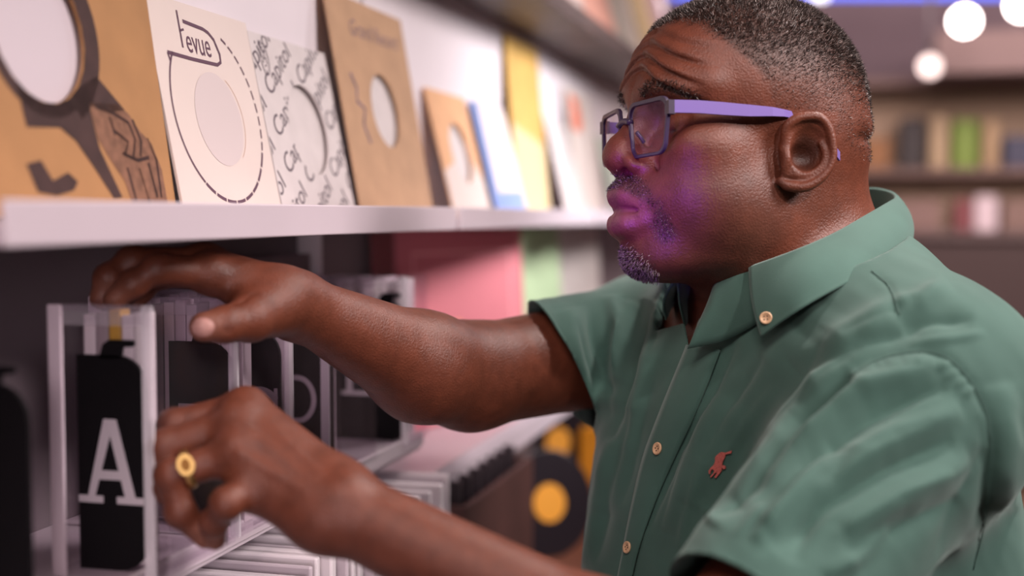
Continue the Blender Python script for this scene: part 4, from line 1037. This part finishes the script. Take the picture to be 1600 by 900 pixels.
# openings: neck, sleeve ends, hem
la = (LE - LS) / np.linalg.norm(LE - LS); ra = (RE - RS) / np.linalg.norm(RE - RS)
LHN = la + np.array([0.10, 0.10, 0.25]); LHN /= np.linalg.norm(LHN); RHN = np.array([-0.85, -0.42, -0.18]); RHN /= np.linalg.norm(RHN)
def cutf(v):
    n = (v[:, 1] - (0.40 * (v[:, 0] - 0.24) + 0.006)) / 1.08
    l = (v - LHEM) @ LHN; l = np.where((v - LS) @ la > 0.10, l, -1)
    l = np.where(np.linalg.norm(np.cross(v - LS, la), axis=1) < 0.105, l, -1)
    r = (v - RHEM) @ RHN; r = np.where(np.linalg.norm(np.cross(v - RS, ra), axis=1) < 0.079, r, -1)
    b = -0.60 - v[:, 1]; n = np.where(np.hypot(v[:, 0] - .262, v[:, 2] - 1.135) < 0.135, n, -1)
    return np.maximum(np.maximum(n, b), np.maximum(l, r))
def vee(v):
    """open front below the throat, as a signed value (positive inside the opening)"""
    q = to_px(v); A, B_, C_ = (1054, 436), (1118, 428), (1075, 545)
    def side(a, b): return ((b[0] - a[0]) * (q[:, 1] - a[1]) - (b[1] - a[1]) * (q[:, 0] - a[0])) / math.hypot(b[0] - a[0], b[1] - a[1])
    s = np.minimum(np.minimum(side(A, B_), side(B_, C_)), side(C_, A)) * 0.00052
    return np.where(v[:, 2] < 1.22, s, -1)
def cut_all(v): return np.maximum(cutf(v), vee(v))
cv = cut_all(SV); keep = (cv[SQ] < 0).any(1)
SQ = SQ[keep]; out = cv > 0
onb = np.zeros(len(SV), bool); onb[SQ.ravel()] = True; idx = np.nonzero(onb & out)[0]
for _ in range(3):                                                   # draw the cut edge straight
    g = np.zeros((len(idx), 3)); c0_ = cut_all(SV[idx])
    for a in range(3):
        e = np.zeros(3); e[a] = 5e-4; g[:, a] = (cut_all(SV[idx] + e) - cut_all(SV[idx] - e)) / 1e-3
    g2 = np.maximum((g ** 2).sum(1), .3); st_ = np.clip(c0_ / g2, -.004, .004)
    SV[idx] -= st_[:, None] * np.clip(g, -2, 2)
u_, inv = np.unique(SQ, return_inverse=True); SV = SV[u_]; SQ = inv.reshape(-1, 4)
def cloth(name, c1, c2):
    m = mat(name, c1, 0.78, var=0.10, scale=26, bump=0.0, spec=0.25)
    nt = m.node_tree; b = nt.nodes['Principled BSDF']
    tc = nt.nodes.new('ShaderNodeTexCoord'); vo = nt.nodes.new('ShaderNodeTexNoise'); vo.inputs['Scale'].default_value = 1400; vo.inputs['Detail'].default_value = 2
    nt.links.new(tc.outputs['Object'], vo.inputs['Vector'])
    bp = nt.nodes.new('ShaderNodeBump'); bp.inputs['Strength'].default_value = 0.22; bp.inputs['Distance'].default_value = 0.0006
    nt.links.new(vo.outputs['Fac'], bp.inputs['Height']); nt.links.new(bp.outputs[0], b.inputs['Normal'])
    b.inputs['Sheen Weight'].default_value = 0.25; b.inputs['Sheen Roughness'].default_value = 0.5; b.inputs['Sheen Tint'].default_value = (0.7, 0.85, 0.8, 1)
    return m
M_SHIRT = cloth('green_oxford_cloth', srgb(62, 94, 85), None)
shirt = quad_mesh('shirt', SV, SQ, M_SHIRT, person, None, PO)
sol = shirt.modifiers.new('thick', 'SOLIDIFY'); sol.thickness = 0.0014; sol.offset = -1
TREE = BVHTree.FromPolygons([Vector(v) for v in SV], [tuple(q) for q in SQ])
def on_shirt(px, py, off=0.001, fallback=1.08):
    dr = Vector(C3(px, py, 1.0)); dr.normalize()
    h = TREE.ray_cast(Vector((0, 0, 0)), dr)
    if h[0] is None: return np.array(C3(px, py, fallback)), np.array([0, 0, -1.0])
    n = h[1] if h[1].dot(dr) < 0 else -h[1]
    return np.array(h[0] + n * off), np.array(n)
PLOC = np.array(PO)
def wp(c): return w3(np.asarray(c)[None])[0] - PLOC
def grid_obj(name, rows, m, parent, thick=0.0014, sub=0):
    """rows of camera frame points become a sheet"""
    R_, C_ = len(rows), len(rows[0]); V = [wp(c) for r in rows for c in r]
    Fs = [(i * C_ + j, i * C_ + j + 1, (i + 1) * C_ + j + 1, (i + 1) * C_ + j) for i in range(R_ - 1) for j in range(C_ - 1)]
    o = mesh_obj(name, V, Fs, m, parent, True)
    if sub: s = o.modifiers.new('s', 'SUBSURF'); s.levels = s.render_levels = sub
    if thick: s = o.modifiers.new('t', 'SOLIDIFY'); s.thickness = thick; s.offset = 0
    return o
# placket, laid on the front
lft = spline([(1076, 541), (1056, 590), (1030, 655), (1006, 721), (988, 800), (974, 873), (968, 905)], 40)
rgt = spline([(1128, 548), (1112, 590), (1084, 655), (1056, 715), (1028, 780), (1002, 855), (990, 905)], 40)
rows = []
for a, b in zip(lft, rgt):
    rows.append([on_shirt(*(a * (1 - t) + b * t), off=0.0022 + 0.0006 * math.sin(math.pi * t))[0] for t in np.linspace(0, 1, 7)])
rows = np.array(rows); 
for _ in range(4): rows[1:-1] = rows[1:-1] * .5 + (rows[:-2] + rows[2:]) * .25
grid_obj('placket', rows, M_SHIRT, shirt, 0.0016)
# collar
FB = spline([(1172,419,1.046),(1215,404,1.030),(1262,386,1.026),(1308,365,1.040),(1350,341,1.066),(1386,320,1.100),(1401,310,1.135),(1390,301,1.170),(1355,297,1.205),(1300,315,1.235),(1220,360,1.245),(1140,415,1.215),(1080,440,1.160),(1056,440,1.125)], 90)
FC = spline([(1192,526,1.000),(1218,505,.992),(1264,474,.988),(1330,437,1.004),(1388,405,1.046),(1416,385,1.095),(1419,372,1.140),(1408,366,1.185),(1360,362,1.235),(1300,380,1.275),(1210,420,1.285),(1130,450,1.250),(1066,470,1.190),(1046,500,1.150)], 90)
FA = spline([(1168,480,1.058),(1215,462,1.050),(1262,440,1.048),(1308,415,1.062),(1345,396,1.082),(1378,380,1.108),(1388,372,1.135),(1378,366,1.165),(1345,368,1.195),(1290,385,1.222),(1215,425,1.230),(1140,465,1.200),(1085,490,1.150),(1070,510,1.115)], 90)
FC[:, 2] -= 0.005; FC[6:44, 2] -= 0.006 * np.sin(np.linspace(0, math.pi, 38))
toC = lambda P: np.array([C3(*q) for q in P])
A_, B_, C_ = toC(FA), toC(FB), toC(FC)
axis = np.array([.258, 0, 1.135])
def outw(P):
    o = P - axis; o[:, 1] = 0; return o / np.linalg.norm(o, axis=1, keepdims=True)
rows = [A_, A_ * .5 + B_ * .5 + outw(B_) * .001, B_ - outw(B_) * .0015, B_ + np.array([0, .0012, 0]), B_ + outw(B_) * .0022 + np.array([0, -.0005, 0])]
for t in (.15, .3, .45, .6, .75, .9, .97, 1.0): rows.append(B_ * (1 - t) + C_ * t + outw(B_) * (.0022 + .007 * math.sin(math.pi * min(1, t * .9)) * (1 - .3 * t)) + (outw(B_) * (-.0006) if .9 <= t < 1 else 0))
collar = grid_obj('collar', rows, M_SHIRT, shirt, 0.0016)
# band that shows before the collar leaf
b0 = spline([(1108, 470, 1.075), (1118, 440, 1.070), (1128, 430, 1.066), (1150, 424, 1.056), (1176, 419, 1.050)], 14)
b1 = spline([(1074, 545, 1.050), (1100, 540, 1.048), (1124, 535, 1.044), (1155, 522, 1.036), (1192, 500, 1.022)], 14)
rows = []
for t in np.linspace(0, 1, 9):
    rows.append(toC(b0 * (1 - t) + b1 * t + np.array([0, 0, -.010 * math.sin(math.pi * t)])))
grid_obj('collar_band', rows, M_SHIRT, shirt, 0.0016)
# seams drawn by their stitches
def seam(name, pts, n, off=0.0006, r=0.00035, m=None):
    s = [on_shirt(x, y, off) for x, y in spline(pts, n)]
    return MB().tube([tuple(wp(c)) for c, _ in s], r, 5).build(name, m or M_STITCH, shirt, True)
M_STITCH = mat('dark_green_thread', srgb(70, 100, 92), 0.8)
seam('shoulder_seam', [(1362, 424), (1386, 444), (1398, 466), (1406, 492)], 16)
seam('armhole_seam', SEAM, 50)
# buttons
M_BUTTON = mat('cream_button', srgb(214, 178, 140), 0.35, var=0.12, scale=300)
M_HOLE = mat('button_hole_shadow', srgb(60, 40, 34), 0.8)
def button(px, py, r, base=None):
    c, n = base if base is not None else on_shirt(px, py, 0.0035)
    ax = RT * n[0] + UPV * n[1] + FW * n[2]; ax /= np.linalg.norm(ax)
    b = MB().lathe([(0.0002, 0), (r, 0), (r * 1.04, .0008), (r, .0018), (r * .80, .0020), (r * .70, .0013), (0.0002, .0012)], c=tuple(wp(c)), axis=tuple(ax), seg=28).build('button', M_BUTTON, shirt, True)
    q = Vector((0, 0, 1)).rotation_difference(Vector(ax))
    for sx, sz in ((1, 1), (1, -1), (-1, 1), (-1, -1)):
        o = q @ Vector((sx * r * .25, sz * r * .25, 0.0012)); MB().lathe([(0.00005, 0), (r * .12, 0), (r * .12, .0003), (0.00005, .0003)], c=tuple(Vector(wp(c)) + o), axis=tuple(ax), seg=10).build('button_hole', M_HOLE, b)
    return b
button(1033, 702, .0052); button(986, 856, .0050)
cb = np.array(C3(1197, 497, .992)); button(0, 0, .0048, (cb, np.array([-.35, .15, -.92])))
# embroidered rider
MOT = [(640,240),(632,276),(545,296),(535,340),(515,375),(502,400),(492,460),(545,488),(546,522),(512,530),(490,502),(485,555),(440,612),(396,668),(368,650),(410,590),(396,574),(346,626),(320,658),(302,640),(350,590),(368,552),(332,524),(312,560),(306,602),(284,602),(278,550),(308,506),(358,462),(388,402),(384,352),(402,320),(440,290),(482,263),(532,272)]
bm = bmesh.new(); top = [bm.verts.new(Vector(wp(on_shirt(1080 + x / 10, 680 + y / 10, .0016)[0]))) for x, y in MOT]; bot = [bm.verts.new(Vector(wp(on_shirt(1080 + x / 10, 680 + y / 10, .0)[0]))) for x, y in MOT]
bm.faces.new(top)
for i in range(len(MOT)): bm.faces.new((top[i], top[(i + 1) % len(MOT)], bot[(i + 1) % len(MOT)], bot[i]))
me = bpy.data.meshes.new('embroidered_emblem'); bm.to_mesh(me); bm.free(); me.materials.append(mat('brick_red_thread', srgb(176, 92, 84), 0.8, var=0.35, scale=900)); link(bpy.data.objects.new('embroidered_emblem', me), shirt)
# trousers below the hem, down to the floor, and shoes
M_TROU = mat('dark_trouser_cloth', srgb(40, 42, 52), 0.85, var=0.1)
mb = MB(); cF = np.array([.225, 0, 1.14])
def wz(f, l, z):                                                     # forward, left, world height -> world relative to the feet
    a = RT * F_AX[0] + FW * F_AX[2]; b = RT * L_AX[0] + FW * L_AX[2]; a[2] = b[2] = 0
    return tuple(a * f + b * l + np.array([0, 0, z]))
def leg_rings(sd):
    m = MB()
    m.tube([wz(0, sd * .075, 1.00), wz(0, sd * .095, .86), wz(.01, sd * .105, .52), wz(-.01, sd * .11, .10), wz(-.01, sd * .11, .05)], [.10, .105, .082, .072, .07], 24)
    return m
leg_rings(1).build('trouser_leg', M_TROU, person, True); leg_rings(-1).build('trouser_leg', M_TROU, person, True)
MB().tube([wz(0, -.02, .84), wz(0, 0, .92), wz(0, 0, 1.0), wz(0, .0, 1.03)], [.12, .155, .16, .15], 32).build('trouser_seat', M_TROU, person, True)
for sd in (1, -1):
    MB().tube([wz(-.08, sd * .11, .05), wz(-.03, sd * .11, .055), wz(.06, sd * .115, .045), wz(.14, sd * .12, .038), wz(.19, sd * .12, .034)], [.036, .05, .046, .038, .03], 16).build('shoe', mat('dark_leather', srgb(36, 28, 26), 0.4), person, True)
# ------------------------------------------------------------------ hair, spectacles, ring
def strands(name, roots, nrm, lens, wid, bias, spread, mats, pick, parent):
    n = len(roots); g = RNG.normal(size=(n, 3)); dr = nrm * 0.7 + g * spread + np.asarray(bias); dr /= np.linalg.norm(dr, axis=1, keepdims=True)
    sd = np.cross(dr, RNG.normal(size=(n, 3))); sd /= np.linalg.norm(sd, axis=1, keepdims=True)
    curl = RNG.normal(size=(n, 3)) * 0.45
    p0 = roots - nrm * 0.0005; p1 = roots + dr * (lens * .55)[:, None]; d2 = dr + curl; d2 /= np.linalg.norm(d2, axis=1, keepdims=True); p2 = p1 + d2 * (lens * .45)[:, None]
    w_ = wid / 2
    V = np.stack([p0 - sd * w_, p0 + sd * w_, p1 + sd * w_ * .9, p1 - sd * w_ * .9, p2], 1).reshape(-1, 3)
    W = w3(V) - PLOC; b = np.arange(n) * 5
    me = bpy.data.meshes.new(name); me.vertices.add(len(W)); me.vertices.foreach_set('co', W.astype(np.float32).ravel())
    li = np.stack([b, b + 1, b + 2, b + 3, b + 3, b + 2, b + 4], 1).astype(np.int32)
    me.loops.add(n * 7); me.loops.foreach_set('vertex_index', li.ravel())
    me.polygons.add(n * 2); ls = np.stack([np.arange(n) * 7, np.arange(n) * 7 + 4], 1).astype(np.int32); me.polygons.foreach_set('loop_start', ls.ravel())
    me.update(calc_edges=True)
    for m in mats: me.materials.append(m)
    me.polygons.foreach_set('material_index', np.repeat(pick, 2).astype(np.int32)); me.update()
    o = bpy.data.objects.new(name, me); o['kind'] = 'stuff'; link(o, parent); return o
M_HAIRD = mat('black_brown_hair', (0.018, 0.011, 0.009, 1), 0.45)
M_HAIRG = mat('grey_hair', (0.30, 0.25, 0.23, 1), 0.45)
def scatter(prob, n):
    p = prob / prob.sum(); return RNG.choice(len(BV), n, p=p)
vis = inhead & (hq[:, 2] > -.115)
pr = np.where(vis, hd, 0)
i = scatter(pr, 52000); rt = BV[i] + RNG.normal(size=(len(i), 3)) * .0006
strands('hair', rt, BN[i], (0.0008 + 0.0036 * hd[i]) * RNG.uniform(.7, 1.2, len(i)), 0.00042, (0, 0, 0), 0.42, [M_HAIRD, M_HAIRG], (RNG.random(len(i)) < .13).astype(int), person)
def near(pts, rad, both=True):
    h = hs if both else hq
    return np.where(inhead, smoothstep(rad, rad * .55, segdist(h, pts)), 0)
yz = hs * np.array([0, 1, 1]); bp_ = np.where(inhead & (hq[:, 0] > .055), smoothstep(.0052, .0028, segdist(yz, [(0, .020, .0525), (0, .034, .0570), (0, .047, .0535), (0, .058, .0465)])), 0)
i = scatter(bp_, 1900); bias = from_head(np.array([[-.35, .35, .35]])) - HC
strands('eyebrows', BV[i], BN[i] * .5, RNG.uniform(.003, .0055, len(i)), .00035, (RT * 0)[:3] + np.array([.30, .10, 0]), 0.30, [M_HAIRD, M_HAIRG], (RNG.random(len(i)) < .06).astype(int), person)
bp_ = chn * (1 - lip) * (hq[:, 2] < -.068)
i = scatter(bp_, 3400); strands('chin_beard', BV[i], BN[i], RNG.uniform(.0018, .0042, len(i)), .00040, (.1, -.45, 0), 0.32, [M_HAIRD, M_HAIRG], (RNG.random(len(i)) < .55).astype(int), person)
bp_ = np.clip(mou, 0, 1) * (1 - lip)
i = scatter(bp_, 2600); strands('moustache', BV[i], BN[i], RNG.uniform(.0012, .0026, len(i)), .00036, (0, -.3, 0), 0.3, [M_HAIRD, M_HAIRG], (RNG.random(len(i)) < .22).astype(int), person)
# spectacles
M_FRAME = mat('plum_black_spectacle_plastic', srgb(52, 42, 64), 0.35)
M_TEMPLE = mat('violet_spectacle_plastic', srgb(118, 100, 168), 0.3)
def hp(x, y, z): return Vector(w3(from_head(np.array([[x, y, z]])))[0])
GO = hp(.112, 0, .03)
gl = empty('eyeglasses', GO); tag(gl, 'dark framed eyeglasses with violet side arms worn by the man', 'glasses')
def gx(y): return 0.1215 - 1.9 * y * y
def rim_pts(sg):
    o = []; y0, y1, z0, z1, r = .0115, .0655, .0005, .0405, .009
    for cy2, cz, a0 in ((y1 - r, z1 - r, 0), (y0 + r, z1 - r, 90), (y0 + r + .004, z0 + r, 180), (y1 - r - .003, z0 + r, 270)):
        for k in range(7):
            a = math.radians(a0 + 15 * k); o.append((cy2 + r * math.cos(a), cz + r * math.sin(a)))
    return [(sg * y, z) for y, z in o]
for sg in (1, -1):
    rp = rim_pts(sg); n = len(rp); cyy = sum(y for y, z in rp) / n; czz = sum(z for y, z in rp) / n
    bm = bmesh.new(); rings = []
    for y, z in rp:
        dy, dz = y - cyy, z - czz; L = math.hypot(dy, dz); ty, tz = dy / L, dz / L; wdt = .0048 if tz > 0.55 else .0034
        x = gx(y); rings.append([bm.verts.new(hp(x + a, y + b * ty * wdt, z + b * tz * wdt) - GO) for a, b in ((-.0017, 0), (.0017, 0), (.0017, 1), (-.0017, 1))])
    for k in range(n):
        j = (k + 1) % n
        for q in range(4): bm.faces.new((rings[k][q], rings[j][q], rings[j][(q + 1) % 4], rings[k][(q + 1) % 4]))
    bmesh.ops.recalc_face_normals(bm, faces=bm.faces); bmesh.ops.bevel(bm, geom=bm.edges[:], offset=.0005, segments=1, affect='EDGES')
    me = bpy.data.meshes.new('rim'); bm.to_mesh(me); bm.free(); me.materials.append(M_FRAME); link(bpy.data.objects.new('rim', me), gl)
    bm = bmesh.new(); f = [bm.verts.new(hp(gx(y) + .0004, y, z) - GO) for y, z in rp]; c = bm.verts.new(hp(gx(cyy) + .0016, cyy, czz) - GO)
    for k in range(n): bm.faces.new((f[k], f[(k + 1) % n], c))
    me = bpy.data.meshes.new('lens'); bm.to_mesh(me); bm.free(); me.materials.append(M_LENS); smooth(me); link(bpy.data.objects.new('lens', me), gl)
    # side arm
    secs = [(gx(.066) - .001, .0695, .0345, .0050, .0022), (.090, .0735, .0345, .0050, .0016), (.070, .0765, .0335, .0050, .0015), (.050, .0795, .0325, .0046, .0015), (.030, .0815, .0322, .0036, .0015), (.018, .0795, .0318, .0028, .0015), (.006, .0755, .0310, .0026, .0014), (-.010, .0735, .0250, .0026, .0014), (-.024, .0755, .0120, .0032, .0015), (-.034, .0775, -.0010, .0036, .0015)]
    bm = bmesh.new(); rr_ = []
    for x, y, z, hh, tt in secs: rr_.append([bm.verts.new(hp(x, sg * (y + b * tt), z + a * hh) - GO) for a, b in ((1, -1), (1, 1), (-1, 1), (-1, -1))])
    for a, b in zip(rr_, rr_[1:]):
        for q in range(4): bm.faces.new((a[q], a[(q + 1) % 4], b[(q + 1) % 4], b[q]))
    bm.faces.new(rr_[0]); bm.faces.new(rr_[-1][::-1]); bmesh.ops.recalc_face_normals(bm, faces=bm.faces)
    me = bpy.data.meshes.new('side_arm'); bm.to_mesh(me); bm.free(); me.materials.append(M_TEMPLE); link(bpy.data.objects.new('side_arm', me), gl)
    b = MB(); bm = b.bm; e0 = [bm.verts.new(hp(gx(.066) + a, sg * (.064 + c), .034 + d) - GO) for a in (-.004, .002) for c in (0, .008) for d in (-.0055, .0055)]
    bmesh.ops.convex_hull(bm, input=e0); b.build('hinge_block', M_FRAME, gl)
b = MB(); b.tube([tuple(hp(gx(0) + .0005 - abs(t) * 4 * 0, t, .0285 + .0022 * math.cos(t * 130)) - GO) for t in np.linspace(-.0125, .0125, 9)], .0028, 10).build('bridge', M_FRAME, gl, True)
for sg in (1, -1): MB().tube([tuple(hp(.1165, sg * .0125, .021) - GO), tuple(hp(.112, sg * .0120, .016) - GO), tuple(hp(.110, sg * .0125, .012) - GO)], .0016, 8).build('nose_pad', M_FRAME, gl, True)
# signet ring on the ring finger
p0, p1 = L_FING[2][0][0], L_FING[2][0][1]; ra_ = L_FING[2][1]
rc = p0 * .25 + p1 * .75; rr0 = ra_[0] * .25 + ra_[1] * .75
RC = Vector(w3(rc[None])[0]); axv = Vector(RT * (p1 - p0)[0] + UPV * (p1 - p0)[1] + FW * (p1 - p0)[2]).normalized()
M_GOLD = mat('gold_metal', (0.62, 0.42, 0.16, 1), 0.38, metal=1.0)
rg = empty('signet_ring', RC); tag(rg, 'gold signet ring on the ring finger of the near hand', 'ring')
MB().lathe([(rr0 * 1.00, -.0028), (rr0 * 1.14, -.0024), (rr0 * 1.18, 0), (rr0 * 1.14, .0024), (rr0 * 1.00, .0028)], axis=axv, seg=32).build('band', M_GOLD, rg, True)
view = (Vector(CAM) - RC).normalized(); up_ = (view + Vector(UPV) * .25); up_ = (up_ - axv * up_.dot(axv)).normalized(); sd_ = axv.cross(up_)
Rm = Matrix(((axv.x, sd_.x, up_.x, 0), (axv.y, sd_.y, up_.y, 0), (axv.z, sd_.z, up_.z, 0), (0, 0, 0, 1)))
MB().prism([(.0055 * math.cos(a) * (1.0 if k % 2 else 1.06), .0075 * math.sin(a)) for k, a in enumerate(np.linspace(0, 2 * math.pi, 16, endpoint=False))], rr0 * 1.02, rr0 * 1.34, Rm).build('signet_face', M_GOLD, rg)
MB().prism([(.0032 * math.cos(a), .0046 * math.sin(a)) for a in np.linspace(0, 2 * math.pi, 12, endpoint=False)], rr0 * 1.33, rr0 * 1.37, Rm).build('signet_mark', mat('dark_gold_mark', srgb(120, 84, 40), 0.4, metal=0.8), rg)
